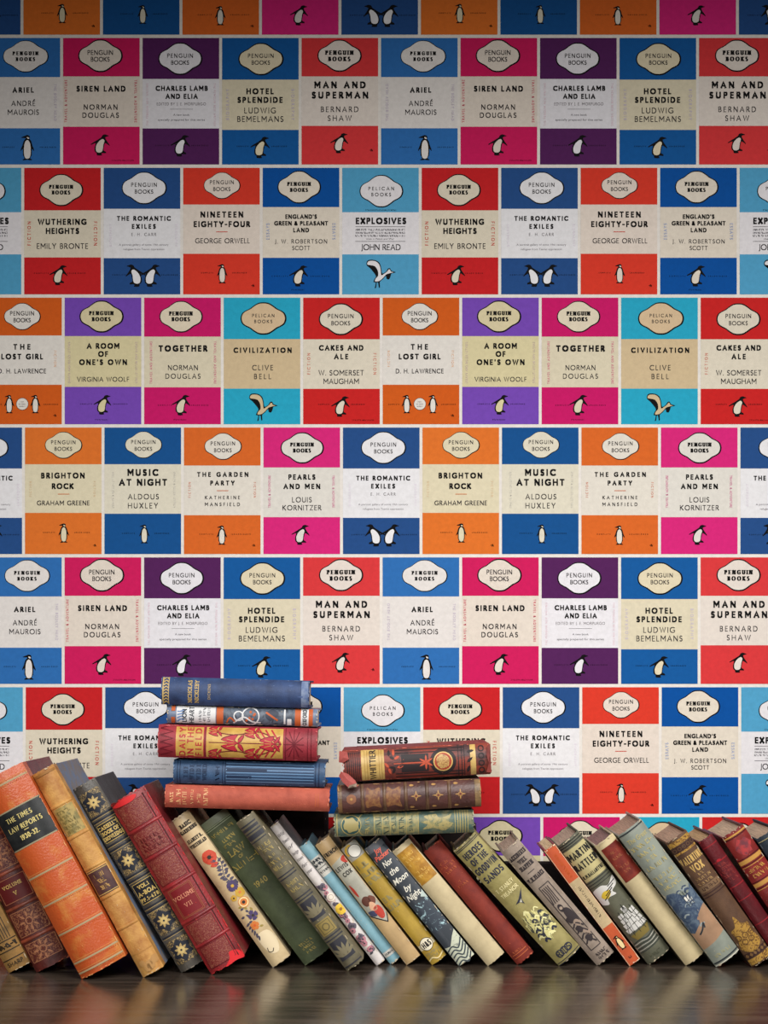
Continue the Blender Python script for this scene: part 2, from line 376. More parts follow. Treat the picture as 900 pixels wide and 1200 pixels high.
# colour, paper, band end, low band start, logo(x,y,hw,hh,paper,outline), logo text(style,y1,w1,y2,w2,cap,word), titles [(text,x,y,cap,w,weight)],
# side(text,colour,xl,xr,y0,y1,cap), bird(kind,x,y,h), tiny words (xl,wl,xr,wr,y), extras
B_, N_ = .215, .12
COVERS = {
 'siren': ((208, 29, 93), (228, 217, 204), 45, 104, (43.6, 20.8, 26, 19.2, None, 1.5), ('sans', 17.2, 29.8, 25.1, 22, 5.6, 'PENGUIN'),
   [('SIREN LAND', 44.4, 59.5, 6.8, 57.4, B_), ('NORMAN', 44, 81, 6.2, 39.5, N_ + .02), ('DOUGLAS', 44, 90.5, 6.2, 42.7, N_ + .02)], ('TRAVEL & ADVENTURE', (205, 95, 110), 3.2, 85, 49, 99, 3.0), ('dance', 44.4, 125, 22.7), None, 'br'),
 'ariel': ((48, 111, 181), (229, 224, 220), 45.8, 105.8, (49.2, 21.5, 26.6, 18.7, None, .9), ('fat', 18.1, 30, 25, 22.5, 4.2, 'PENGUIN'),
   [('ARIEL', 46.4, 61, 6.3, 24.7, B_), ('ANDR\u00c9', 46.6, 76.6, 6.2, 28, N_), ('MAUROIS', 46.6, 87, 6.2, 36.5, N_)], ('THE BODLEY HEAD', LAV, 7, 84, 54, 97, 3.2), ('stand', 51.3, 128.4, 27.5), (29, 14, 75.4, 19, 128), ''),
 'charles': ((85, 35, 90), (233, 231, 236), 48, 106, (44, 24.3, 25.8, 19, None, 1.5), ('sans', 20.9, 30, 29, 21, 5, 'PENGUIN'),
   [('CHARLES LAMB', 45.8, 59, 6, 61, B_), ('AND ELIA', 45.8, 68.4, 6, 37.6, B_), ('EDITED BY J. E. MORPURGO', 45.4, 77.3, 3.3, 57.6, .12)], ('THE PENGUIN NEW WRITING', (222, 196, 204), 5.5, 84.5, 53, 103, 2.4), ('dance', 45, 126, 23), (23, 16, 67, 20, 126), 'charles'),
 'hotel': ((21, 90, 159), (223, 213, 186), 48.8, 107.7, (45.4, 24.7, 26.4, 19, (226, 214, 184), 1.5), ('sans', 21, 30, 29, 21.5, 5, 'PENGUIN'),
   [('HOTEL', 44.5, 62.5, 7, 32, B_), ('SPLENDIDE', 44.5, 72.6, 7, 53, B_), ('LUDWIG', 44.5, 85, 6.8, 37, N_), ('BEMELMANS', 44.8, 95, 6.8, 54, N_)], ('BIOGRAPHY', LAV, 6.5, 83, 60, 96, 3.6), ('dance', 45.4, 128, 23), (24, 14, 67, 18, 127), ''),
 'man': ((218, 59, 62), (229, 219, 209), 45, 103, (44.3, 20.7, 25.8, 18.8, None, 1.4), ('fat', 17.3, 33, 24.7, 26, 5, 'PENGUIN'),
   [('MAN AND', 45, 55, 8, 60, B_), ('SUPERMAN', 45, 67, 8, 66, B_), ('BERNARD', 44.6, 83.6, 6.5, 44, N_), ('SHAW', 44.6, 94, 6.5, 28, N_)], None, ('dance', 45, 123, 21.5), None, 'mark'),
 'explosives': ((83, 162, 203), (231, 228, 231), 52, 101.4, (45.7, 27.3, 25.5, 19, None, 1.2), ('sans', 24.4, 30, 31.4, 23, 4.2, 'PELICAN'),
   [('EXPLOSIVES', 45.4, 62.2, 7.6, 59, .22), ('JOHN READ', 45.4, 93, 7, 46, N_)], None, ('pelican', 45, 124, 31), None, 'explosives'),
 'wuthering': ((201, 35, 39), (224, 214, 193), 49.8, 105, (43.3, 26, 25.6, 18.8, None, 1.3), ('fat', 22.3, 28, 29, 21.5, 4.4, 'PENGUIN'),
   [('WUTHERING', 44.5, 63.3, 7, 57, B_), ('HEIGHTS', 44.8, 74, 7, 39, B_), ('EMILY BRONTE', 44.8, 91.7, 6.5, 60, N_)], ('FICTION', (196, 84, 74), 5.8, 83.5, 63, 91, 4), ('dance', 41, 125.5, 21.5), (20, 17, 61, 21, 123.5), ''),
 'romantic': ((38, 78, 137), (233, 232, 235), 48, 105.8, (47.3, 23.6, 26.3, 19, None, 1.2), ('sans', 20, 30, 28, 21.5, 4.8, 'PENGUIN'),
   [('THE ROMANTIC', 47, 59.3, 5.6, 63, B_), ('EXILES', 47, 68.7, 5.6, 28, B_), ('E. H. CARR', 47, 78, 3.6, 29, .13)], ('BIOGRAPHY', (222, 214, 224), 8, 85, 66, 92, 2.8), ('pair', 46.3, 126, 22.5), (18, 16, 77, 19, 125.5), 'romantic'),
 'nineteen': ((220, 60, 43), (229, 216, 204), 43, 100.7, (45.3, 20.7, 21.4, 15.6, None, .8), ('sans', 17, 28, 25, 20, 4.6, 'PENGUIN'),
   [('NINETEEN', 45.3, 54.7, 7, 50, B_), ('EIGHTY-FOUR', 45.3, 66, 7, 66, B_), ('GEORGE ORWELL', 46, 85.5, 6, 64, N_)], None, ('stand', 45.7, 124, 21), (28, 14, 66, 17, 123), 'rule75 mark'),
 'england': ((8, 80, 159), (227, 217, 201), 46, 105.4, (42.6, 22.5, 25.4, 19.2, None, 1.3), ('fat', 19, 27.5, 26, 21, 4.4, 'PENGUIN'),
   [("ENGLAND'S", 45, 57.2, 5.2, 37, B_), ('GREEN & PLEASANT', 45, 65, 5.2, 63, B_), ('LAND', 45, 73, 5.2, 18.5, B_), ('J. W. ROBERTSON', 45, 86.2, 5, 61, N_), ('SCOTT', 45, 94, 5, 21, N_)], ('ESSAYS', (160, 170, 200), 6, 83.5, 65, 84, 3.8), ('dance', 43, 126.4, 22.5), (20, 19, 67, 22, 127), 'under'),
 'lost': ((212, 94, 29), (228, 223, 215), 44.3, 102, (43.3, 22, 21.4, 15.8, None, .8), ('sans', 18.4, 28, 26.4, 20, 5, 'PENGUIN'),
   [('THE', 43, 57.6, 6.6, 20, B_), ('LOST GIRL', 43.3, 69, 6.6, 49, B_), ('D. H. LAWRENCE', 43.3, 86, 5.4, 56, N_ + .02)], ('FICTION', ORT, 7, 82, 62, 81, 3), ('lost', 43.5, 124.6, 20), (13, 13, 77, 17, 125), 'mark'),
 'room': ((119, 74, 181), (218, 207, 164), 45, 104.5, (43, 22, 25.8, 18.8, (218, 206, 168), 1.5), ('fat', 18.2, 28.5, 25.3, 22, 4.6, 'PENGUIN'),
   [('A ROOM', 45, 56.6, 6.6, 38, B_), ('OF', 45, 66, 6.6, 11.5, B_), ("ONE'S OWN", 45, 75.6, 6.6, 56, B_), ('VIRGINIA WOOLF', 45, 95.6, 5.6, 61, N_)], ('ESSAYS AND BELLES LETTRES', (200, 182, 172), 5.2, 84, 52, 100, 2.6), ('dance', 45, 125.2, 21), (25, 14, 65, 17, 124.6), 'under'),
 'together': ((203, 25, 104), (220, 210, 184), 45.6, 105, (43, 22.2, 25.3, 18.5, (226, 214, 190), 1.2), ('fat', 18.6, 27.5, 25.3, 21.5, 4.6, 'PENGUIN'),
   [('TOGETHER', 45.4, 59.5, 7.4, 57, B_ + .02), ('NORMAN', 45.4, 82, 6, 35, N_), ('DOUGLAS', 45.4, 92, 6, 41, N_)], ('TRAVEL AND ADVENTURE', (206, 120, 140), 8, 83, 51, 101, 2.8), ('dance', 44, 125.6, 22), (24, 16, 65, 20, 126), 'under'),
 'civilization': ((41, 168, 201), (210, 188, 150), 48.5, 106.6, (46.4, 24.3, 26.8, 19, (216, 190, 154), 1.5), ('sans', 21, 26, 27.9, 21, 4, 'PELICAN'),
   [('CIVILIZATION', 45.6, 61.6, 6.2, 68, B_), ('CLIVE', 45.6, 82, 6.2, 24.5, N_), ('BELL', 45.6, 92.3, 6.2, 20, N_)], None, ('pelican', 46, 128, 30), None, ''),
 'cakes': ((204, 37, 37), (224, 215, 196), 48.7, 106.8, (44, 25.2, 25.8, 18.7, None, 1.5), ('sans', 21.6, 30, 30, 22, 5, 'PENGUIN'),
   [('CAKES AND', 44.5, 58.8, 6.4, 52, B_), ('ALE', 44.5, 69, 6.4, 16.5, B_), ('W. SOMERSET', 44.5, 88, 6.3, 53, N_), ('MAUGHAM', 44.5, 98, 6.3, 41.5, N_)], ('FICTION', (205, 130, 112), 6.5, 84, 65, 90, 3.6), ('dance', 44.5, 127.2, 22), (24, 13, 64, 16, 125), 'br'),
 'brighton': ((225, 117, 45), (224, 214, 184), 43, 100, (45, 20.6, 21.8, 15.7, None, .8), ('sans', 17.3, 28.5, 25, 20.5, 4.6, 'PENGUIN'),
   [('BRIGHTON', 44.4, 56.3, 6.8, 51, B_), ('ROCK', 44.2, 68.7, 6.8, 25.5, B_), ('GRAHAM GREENE', 44.8, 88.4, 5.6, 61.5, N_ + .02)], ('FICTION', (214, 188, 152), 6.5, 81.5, 63, 81, 2.6), ('stand', 45.5, 123.5, 21), (28, 14, 67, 18, 123), 'rule78 mark'),
 'music': ((22, 82, 145), (224, 218, 198), 43, 101, (45.6, 20.2, 21.6, 15.7, None, .7), ('sans', 17, 28.5, 25, 20.5, 4.6, 'PENGUIN'),
   [('MUSIC', 45, 52.7, 8, 36, B_), ('AT NIGHT', 45.2, 64.2, 8, 56, B_), ('ALDOUS', 45.6, 81, 6.4, 36, N_), ('HUXLEY', 45, 91.5, 6.4, 35, N_)], ('ESSAYS & BELLES LETTRES', (206, 202, 190), 10, 82, 52, 94, 2.6), ('stand', 46.7, 124.6, 20.5), (28, 15, 67, 17, 124), ''),
 'garden': ((219, 105, 41), (227, 221, 209), 44.5, 102.7, (45.6, 22, 21.8, 15.7, None, .8), ('sans', 18.7, 28.5, 26.7, 20.5, 4.6, 'PENGUIN'),
   [('THE GARDEN', 45.4, 55, 5.6, 60, B_), ('PARTY', 45, 65, 5.6, 28.5, B_), ('KATHERINE', 45, 82, 4.2, 41, N_ + .03), ('MANSFIELD', 45, 90, 4.2, 41, N_ + .03)], ('FICTION', (206, 140, 120), 6.5, 83, 64, 82, 2.8), ('stand', 44.4, 126, 21), (26, 16, 67, 22, 125), 'rule74 mark'),
 'pearls': ((217, 40, 123), (224, 220, 211), 46.8, 105, (45.2, 23.8, 25.3, 18.3, None, 1.4), ('fat', 20, 27.5, 27, 21, 4.5, 'PENGUIN'),
   [('PEARLS', 45, 58, 6.2, 31.5, B_), ('AND MEN', 45, 69, 6.2, 43, B_), ('LOUIS', 45, 84.6, 6.2, 23, N_), ('KORNITZER', 45, 94, 6.2, 45.5, N_)], ('TRAVEL & ADVENTURE', (208, 130, 160), 7, 82, 56, 94, 2.8), ('dance', 44.2, 125.4, 21.5), None, ''),
}
def fat(Fl, t, x, y, cap, wd, m):
    Fl.text(t, x, y, cap, wd, .34, m, 6, serif=True, th=.12, kx=1.05)
def make_cover(key):
    c, paper, y1, y2, lg, lt, titles, side, bird, tiny, ex = COVERS[key]
    Fl = Flat(); W, H = 89.7, 148.2
    P, S, B = printed(paper), printed(c), ink(BLK, .7)
    Fl.rect(0, 0, W, H, P, 1); Fl.rect(0, 0, W, y1, S, 2); Fl.rect(0, y2, W, H, S, 2)
    x, y, hw, hh, lp, ol = lg; lpm = printed(lp) if lp else P
    Fl.poly([(x + .25 + a * (hw + .2), y + .15 - b * (hh + .1)) for a, b in LP], B, 3)
    Fl.poly([(x + a * (hw - ol), y - b * (hh - ol)) for a, b in LP], lpm, 4)
    st, a, wa, b, wb, cp, word = lt
    if st == 'sans':
        tm = ink((52, 48, 50), .7)
        Fl.text(word, x, a, cp, wa, N_ + .01, tm, 6); Fl.text('BOOKS', x, b, cp, wb, N_ + .01, tm, 6)
    else:
        fat(Fl, word, x, a, cp, wa, B); fat(Fl, 'BOOKS', x, b, cp, wb, B)
    for t, tx, ty, cp, tw, wt in titles:
        Fl.text(t, tx, ty, cp, tw, wt, B if wt > .15 else ink((50, 46, 48) if cp > 4 else (130, 125, 128), .7), 3)
    if side:
        t, sc_, xl, xr, a, b, cp = side
        Fl.text(t, xl, (a + b) / 2, cp, b - a, .15, ink(sc_, .7), 3, rot=-90); Fl.text(t, xr, (a + b) / 2, cp, b - a, .15, ink(sc_, .7), 3, rot=90)
    k, bx, by, bh = bird
    if k == 'lost':
        penguin(Fl, 'stand', bx - 15.3, by, bh, P); penguin(Fl, 'stand', bx + 15.3, by, bh, P)
        Fl.disc(bx, by, 7.3, B, 3); Fl.disc(bx, by, 6.8, P, 4)
        for q, ww in ((-2.4, 5), (.2, 8.5), (2.8, 7)): Fl.scrib(bx, by + q, 1.2, ww, ink((120, 110, 110), .7), 5, 3)
    else: penguin(Fl, k, bx, by, bh, lpm if key in ('hotel', 'music') else P)
    dk = ink(sh(c, .42), .7)
    if tiny:
        xl, wl, xr, wr, ty = tiny
        Fl.text('COMPLETE', xl, ty, 1.5, wl, .2, dk, 3); Fl.text('UNABRIDGED', xr, ty, 1.5, wr, .2, dk, 3)
    if 'under' in ex: Fl.scrib(bx - 2, 143, 1.6, 16, dk, 3, 5)
    if 'br' in ex: Fl.scrib(70, 143.5, 1.6, 26, dk, 3, 6)
    if 'mark' in ex: Fl.scrib(82, 138 if key != 'man' else 131.5, 2.6, 4.4, dk, 3, 8, .25)
    if 'rule' in ex:
        ry = float(ex[4:6]); Fl.line([(38.5, ry), (52, ry)], .8, ink(sh(c, .9), .7), 3)
    g = ink((96, 92, 98), .7)
    if ex == 'charles':
        Fl.line([(32, 83.4), (59, 83.4)], .35, g, 3)
        Fl.btext('A new book', 45.5, 90, 2.4, 19, g); Fl.btext('specially prepared for this series', 45.5, 95.8, 2.4, 55, g)
    if ex == 'romantic':
        Fl.btext('A portrait gallery of some 19th century', 47, 90, 2.3, 58, ink((130, 125, 130), .7)); Fl.btext('refugees from Tsarist oppression', 47, 95.3, 2.3, 48, ink((130, 125, 130), .7))
    if ex == 'explosives':
        Fl.scrib(45.5, 49.6, 1.5, 36, dk, 3, 9)
        for yy in (69, 86.2): Fl.line([(15.5, yy), (74, yy)], .55, g, 3)
        for q, (yy, ww) in enumerate(((72.6, 58), (76.2, 58), (79.7, 59))): Fl.scrib(45, yy, 2.0, ww, g, 3, 12 + q, .2)
        Fl.btext('Uses in Peace and War', 44.5, 83.2, 1.9, 33, g)
    return flat_mesh(Fl, [])

ROWS = [['room', 'together', 'civilization', 'cakes', 'lost'], ['brighton', 'music', 'garden', 'pearls', 'romantic'],
        ['siren', 'charles', 'hotel', 'man', 'ariel'], ['wuthering', 'romantic', 'nineteen', 'england', 'explosives']]
OFFS = [75, 28, 74, 28]
wm = MB()
base = printed((234, 228, 221))
wm.box(-1.5, 1.5, WALL_Y, WALL_Y + .10, -.75, CAM_H + (HOR + 60) * KW, base)
art = {k: make_cover(k) for k in COVERS}
def stamp(key, px, py):
    V, Fs, fm = art[key]
    wm.add([((px + x - 450) * KW, WALL_Y - .00012 * (l + 1), CAM_H + (HOR - py - y) * KW) for x, y, l in V], Fs, fm)
for r in range(-1, 9):                           # r = 1 is the first full row of the photograph
    pat = ROWS[(r + 1) % 4]; x0 = OFFS[(r + 1) % 4] + .45 * (r - 1)
    for c in range(-3, 12):
        stamp(pat[c % 5], x0 + 93.15 * c, 44.6 + 152.15 * (r - 1))
wo = wm.build('wall_back'); wo['kind'] = 'structure'

# ------------------------------------------------------------------ dark polished tabletop
tm = bpy.data.materials.new('dark_polished_wood'); tm.use_nodes = True
nt = tm.node_tree; p = nt.nodes['Principled BSDF']
tc = nt.nodes.new('ShaderNodeTexCoord'); mp = nt.nodes.new('ShaderNodeMapping'); mp.inputs['Scale'].default_value = (2.2, 26, 26)
n1 = nt.nodes.new('ShaderNodeTexNoise'); n1.inputs['Scale'].default_value = 3.0; n1.inputs['Detail'].default_value = 7
cr = nt.nodes.new('ShaderNodeValToRGB'); cr.color_ramp.elements[0].position = .32; cr.color_ramp.elements[1].position = .72
cr.color_ramp.elements[0].color = (*lin((44, 37, 32)), 1); cr.color_ramp.elements[1].color = (*lin((90, 78, 68)), 1)
nt.links.new(tc.outputs['Object'], mp.inputs[0]); nt.links.new(mp.outputs[0], n1.inputs['Vector'])
nt.links.new(n1.outputs['Fac'], cr.inputs[0]); nt.links.new(cr.outputs[0], p.inputs['Base Color'])
mr = nt.nodes.new('ShaderNodeMapRange'); mr.inputs['To Min'].default_value = .12; mr.inputs['To Max'].default_value = .27
nt.links.new(n1.outputs['Fac'], mr.inputs['Value']); nt.links.new(mr.outputs[0], p.inputs['Roughness'])
bp = nt.nodes.new('ShaderNodeBump'); bp.inputs['Strength'].default_value = .12; bp.inputs['Distance'].default_value = .002
nt.links.new(n1.outputs['Fac'], bp.inputs['Height']); nt.links.new(bp.outputs[0], p.inputs['Normal'])
p.inputs['Specular IOR Level'].default_value = 1.0
tb = MB(); tb.box(-1.3, 1.3, -.62, WALL_Y - .001, -.038, 0, tm)
to = tb.build('tabletop', bevel=.004)
to['label'] = 'dark brown polished wooden tabletop the whole row of books stands on'; to['category'] = 'table'

# ------------------------------------------------------------------ books
PAGE = lambda c=(206, 188, 158): mat('page_edges', tuple(c), sh(c, .72), .85, 60, .3, .7, .5, 260, (14, .4, 1))
MM = .001
def book(name, label, group, org, th, L, wd, dec=None, labels=None, spine=None, cover=None, page=None, bulge=5.0, depth=128, bands=(), bandmat=None,
         half=None, d=None, rotz=None, loc=None, rag=.5, cap=1.2, rcover=None, square=3.0, wear=30, wearc=None):
    """org: px of the lowest spine corner; th: lean in degrees; L, wd: spine height and thickness in px; artwork callbacks draw in px from the top left of the spine"""
    if loc is None:
        bx, by = org
        d = CAM_H * F / (by - HOR) if d is None else d * MM
        k = d / F
        loc = ((bx - 450) * k, d - CAM_D, CAM_H - (by - HOR) * k)
    else: k = 1 * MM
    root = bpy.data.objects.new(name, None); col.objects.link(root)
    root.empty_display_size = .02
    root.location = loc; root.rotation_euler = (0, R(-th), 0) if rotz is None else (0, 0, R(rotz))
    root['label'] = label; root['category'] = 'book'; root['group'] = group
    W, H, D, B = wd * k, L * k, depth * MM, min(bulge * 1.35, wd * .24) * MM
    page = page or PAGE()
    r = random.Random(hash(label) % 1000 if False else sum(map(ord, label)))
    pf = lambda u: B * abs(2 * u / W - 1) ** 2.3
    # spine shell
    NX, NZ = 16, 22
    sp = MB(); V = []
    for j in range(NZ + 1):
        v = j / NZ
        e = min(v, 1 - v) * NZ
        for i in range(NX + 1):
            u = W * i / NX
            z = H * v + (r.uniform(-rag, rag) * MM if j in (0, NZ) and 0 < i < NX else 0)
            y = pf(u) + (cap * MM * (.6 if i in (0, NX) else 1) if e < .5 else (cap * .25 * MM if e < 1.5 else 0))
            V.append((u, y, z))
    n = len(V); tk = 1.6 * MM
    V += [(min(max(x, tk * .6), W - tk * .6), y + tk, z) for x, y, z in V]
    Fs = []
    q = lambda i, j: j * (NX + 1) + i
    for j in range(NZ):
        for i in range(NX):
            Fs.append((q(i, j), q(i + 1, j), q(i + 1, j + 1), q(i, j + 1)))
            Fs.append((n + q(i, j + 1), n + q(i + 1, j + 1), n + q(i + 1, j), n + q(i, j)))
    for i in range(NX):
        Fs.append((q(i + 1, 0), q(i, 0), n + q(i, 0), n + q(i + 1, 0))); Fs.append((q(i, NZ), q(i + 1, NZ), n + q(i + 1, NZ), n + q(i, NZ)))
    for j in range(NZ):
        Fs.append((q(0, j), q(0, j + 1), n + q(0, j + 1), n + q(0, j))); Fs.append((q(NX, j + 1), q(NX, j), n + q(NX, j), n + q(NX, j + 1)))
    sp.add(V, Fs, spine)
    for t in bands:                               # raised bands
        zc = H - t * k; hb = 2.0 * MM; V = []; NB = 6
        for i in range(NX + 1):
            u = W * i / NX
            for a in range(NB + 1):
                an = math.pi * a / NB
                V.append((u, pf(u) - 1.3 * MM * math.sin(an), zc + hb * math.cos(an)))
        sp.add(V, [(i * (NB + 1) + a, i * (NB + 1) + a + 1, (i + 1) * (NB + 1) + a + 1, (i + 1) * (NB + 1) + a) for i in range(NX) for a in range(NB)], bandmat or spine)
    sl = [wd * i / 14 for i in range(1, 14)]
    def onto(Fl, mb, lift):
        V, Fs, fm = flat_mesh(Fl, sl)
        mb.add([(max(.0002, min(W - .0002, x * k)), pf(min(max(x * k, 0), W)) - (.14 * l + lift) * MM, H - y * k) for x, y, l in V], Fs, fm)
    Fl = Flat()
    if dec: dec(Fl, wd, L)
    wr = random.Random(len(label) * 17 + int(L * 3))          # rubbed, frayed spots along the edges of the spine
    for i in range(wear):
        e = wr.random(); ly = 6 + (i % 9) * .12
        if e < .3: u, t, sx, sy = wr.uniform(1, wd - 1), wr.choice((wr.uniform(0, 1.6), L - wr.uniform(0, 1.6))), wr.uniform(.5, 2.6), wr.uniform(.3, .9)
        elif e < .82: u, t, sx, sy = wr.choice((wr.uniform(.2, 1.0), wd - wr.uniform(.2, 1.0))), wr.uniform(2, L - 2), wr.uniform(.25, .6), wr.uniform(.6, 5)
        else: u, t, sx, sy = wr.uniform(1, wd - 1), wr.uniform(2, L - 2), wr.uniform(.2, .5), wr.uniform(.2, 1.2)
        Fl.shape(jag(8, i + int(L), .5), u, t, sx, sy, mat('worn_edge', wearc or (200, 184, 156), None, .75, spec=.2), ly, 1)
    onto(Fl, sp, .12)
    so = sp.build('spine', root, 50)
    if labels:
        for fn in labels:
            Fl = Flat(); fn(Fl, wd, L); m = MB(); onto(Fl, m, .35); m.build('title_label', so, 50)
    # boards
    bt = 2.4 * MM
    for nm, x0, x1, cm in (('back_cover', 0, bt, cover), ('front_cover', W - bt, W, rcover or cover)):
        m = MB()
        y0 = B + (.3 if half else .2) * MM
        if half:
            m.box(x0, x1, y0, half[0] * MM, 0, H, half[1])
            m.box(x0, x1, half[0] * MM, D, 0, H, cm)
        else: m.box(x0, x1, y0, D, 0, H, cm)
        m.build(nm, root, bevel=.0007)
    # page block with rounded back
    m = MB(); NP = 10; V = []; sq = square * MM
    for i in range(NP + 1):
        u = bt + .0002 + (W - 2 * bt - .0004) * i / NP
        yf = pf(u) + 2.0 * MM; yb = D - 4 * MM - (B * .8 - .8 * pf(u))
        yb = D - 4 * MM - .8 * (B - pf(u))
        for z in (sq, H - sq):
            V += [(u, yf, z), (u, yb, z)]
    Fs = []
    for i in range(NP):
        a, b = 4 * i, 4 * i + 4
        Fs += [(a, a + 1, b + 1, b), (a + 2, b + 2, b + 3, a + 3), (a, b, b + 2, a + 2), (a + 1, a + 3, b + 3, b + 1)]
    Fs += [(0, 2, 3, 1), (4 * NP, 4 * NP + 1, 4 * NP + 3, 4 * NP + 2)]
    m.add(V, Fs, page); m.build('page_block', root, 40)
    return root

ROWG = 'old books leaning in a row on the tabletop'
LSG, RSG = 'books lying in the left stack', 'books lying in the right stack'
def hl(Fl, wd, t, h, m, ly=1, a=0., b=1.): Fl.rect(wd * a, t - h / 2, wd * b, t + h / 2, m, ly)
def diamond(Fl, u, t, a, b, m, ly): Fl.poly([(u, t - b), (u + a, t), (u, t + b), (u - a, t)], m, ly)

# --- left end of the row
def d_yellow(Fl, w, L):
    k = ink((40, 30, 18))
    for i in range(7): Fl.line([(4 + i * 3.1, 60), (4 + i * 3.1, L - 38)], .9, k, 1)
    for t in (56, L - 36, L - 24, L - 14): hl(Fl, w, t, 1.2, k)
    Fl.scrib(w / 2, L - 30, 5, w * .8, k, 2, 4, .3); Fl.text('SHARP', w / 2, L - 8, 5, w * .7, .14, k, 2)
book('clothbound_book', 'mustard yellow book with thin black stripes down its spine, at the far left edge', ROWG, (9, 1141.5), 27.5, 205, 28,
     d_yellow, None, cloth((178, 128, 56)), cloth((150, 104, 44)), bulge=4)

ARAB = mat('gilt_tooling', (84, 30, 28), (150, 98, 66), .5, 230, .5, .56, .3, 500, kind='swirl')
def d_maroon(Fl, w, L):
    g = ink((168, 112, 78))
    zs = [(8, 44), (58, 90), (142, 172), (182, 205)]
    for a, b in zs:
        Fl.rect(3, a, w - 3, b, ARAB, 1); Fl.frame(3, a, w - 3, b, .7, g, 2)
        Fl.ring(w / 2, (a + b) / 2, 4, 1, g, 3); Fl.disc(w / 2, (a + b) / 2, 2, ink((96, 40, 24)), 4, n=10)
        for q in range(8):
            Fl.leaf(w / 2 + 5 * math.cos(R(45 * q)), (a + b) / 2 + 5 * math.sin(R(45 * q)), 8, 45 * q, g, 3, .16)
    Fl.rect(3, 101, w - 3, 131, ink((92, 26, 26), .45), 1); Fl.frame(4, 102, w - 4, 130, .6, g, 2)
    Fl.text('VOLUME', w / 2, 111, 4.4, 24, .15, gold(), 3, serif=True); Fl.text('V', w / 2, 121, 5, 4, .15, gold(), 3, serif=True)
book('leather_bound_book', 'maroon volume with gilt floral panels, standing behind and left of the big orange leather book', ROWG, (41, 1141), 26.6, 216, 44,
     dec=d_maroon, labels=None, spine=leather((112, 38, 30)), cover=leather((90, 28, 26)), wear=40, wearc=(168, 90, 60), bulge=6, bands=(50, 95, 137, 177), bandmat=leather((176, 74, 42)))

def d_orange(Fl, w, L):
    g, dk = ink((168, 146, 110), .45), ink((150, 70, 26))
    for t in (13, 127, 163, 201, 239, 252):
        hl(Fl, w, t, 2.2, g); hl(Fl, w, t - 3, .7, ink((206, 130, 70)), 1)
        for q in range(24): Fl.rect(w * q / 24 + .4, t + 2.6, w * q / 24 + 1.5, t + 3.4, dk, 1)
def l_orange(Fl, w, L):
    Fl.rect(.5, 43, w - .5, 91, mat('black_label', (26, 28, 30), (44, 46, 46), .32, 60), 0)
    for t in (43.8, 90.2): hl(Fl, w, t, 1.6, ink((150, 140, 112)), 1)
    g = ink((214, 196, 122), .4)
    Fl.text('THE TIMES', w / 2 - 2, 55, 6, 33, .15, g, 2, th=.1, kx=.8); Fl.text('LAW REPORTS', w / 2, 66.5, 6, 43, .15, g, 2, th=.1, kx=.8)
    hl(Fl, w, 72, .9, g, 2, .44, .54); Fl.text('1930-32.', w / 2, 79, 6, 24, .18, g, 2, th=.12)
OR1 = mat('leather', (186, 82, 36), (196, 122, 56), .34, 30, .5, .66, .4, 420, spec=.5)
book('leather_bound_book', 'largest book of the row, thick orange leather with a black title label', ROWG, (94, 1149.5), 28.2, 259, 59,
     dec=d_orange, labels=[l_orange], spine=OR1, cover=leather((128, 48, 58), (104, 36, 48)), wear=60, wearc=(222, 158, 100), bulge=8, depth=175, half=(32, OR1))

def d_tan(Fl, w, L):
    hl(Fl, w, 5, 3, ink((150, 104, 52)))
    for t in (46, 87, 128, 167, 208, 243): hl(Fl, w, t, 1.5, ink((170, 120, 62)))
    for q in range(5): Fl.disc(8 + 4 * q, 256 + (q * 7) % 9, 4 + q % 3, ink((176, 132, 78)), 1, n=9)
def l_tan1(Fl, w, L):
    Fl.rect(1.5, 49, w - 1.5, 84, mat('faded_label', (170, 146, 84), (122, 112, 66), .5, 130, .42, .6), 0)
    for i, t in enumerate((55, 62, 68, 74, 80)): Fl.scrib(w / 2, t, 4, w * .62, ink((118, 104, 56)), 1, i + 2, .2)
def l_tan2(Fl, w, L):
    Fl.rect(1, 132, w - 1, 164, mat('brown_label', (66, 40, 42), (92, 62, 56), .4, 90), 0)
    for t in (133.5, 162.5): hl(Fl, w, t, .8, gold(), 1)
    for t, ww in ((140, 12), (147, 9), (155, 10)): Fl.scrib(w / 2, t, 5, ww, ink((170, 132, 76)), 1, int(t), .2)
TAN = mat('suede', (204, 154, 84), (160, 104, 48), .55, 34, .38, .64, .5, 500)
tan = book('leather_bound_book', 'tall narrow tan suede book with a dark brown label low on its spine', ROWG, (166.7, 1146.6), 28.7, 271, 27.6,
     d_tan, [l_tan1, l_tan2], TAN, mat('marbled_paper', (120, 112, 108), (96, 118, 150), .6, 30, .42, .6, kind='swirl'), bulge=6, depth=170, half=(26, TAN), bands=(46, 87, 128, 167, 208))

ARB2 = mat('gilt_tooling', (52, 48, 46), (176, 150, 96), .42, 420, .5, .58, .3, 500, kind='swirl')
def d_cassell(Fl, w, L):
    k, g = ink((34, 38, 48), .4), ink((172, 148, 96), .4)
    for t in (25, 104, 186, 226):
        Fl.rect(2, t - 15, w - 2, t + 15, ARB2, 1)
        Fl.shape([(0, 1), (.45, .62), (1, .45), (.82, 0), (1, -.45), (.45, -.62), (0, -1), (-.45, -.62), (-1, -.45), (-.82, 0), (-1, .45), (-.45, .62)], w / 2, t, 12, 14, k, 2)
        for q in range(8): Fl.leaf(w / 2, t, 8.5, 45 * q + 22, g, 3, .2)
        Fl.flower(w / 2, t, 4.5, 6, ink((196, 172, 112), .4), k, 4)
    for t in (42, 47, 79, 85, 122, 128, 164, 169, 205): hl(Fl, w, t, 2.2, k); hl(Fl, w, t + 1.7, .6, g, 1)
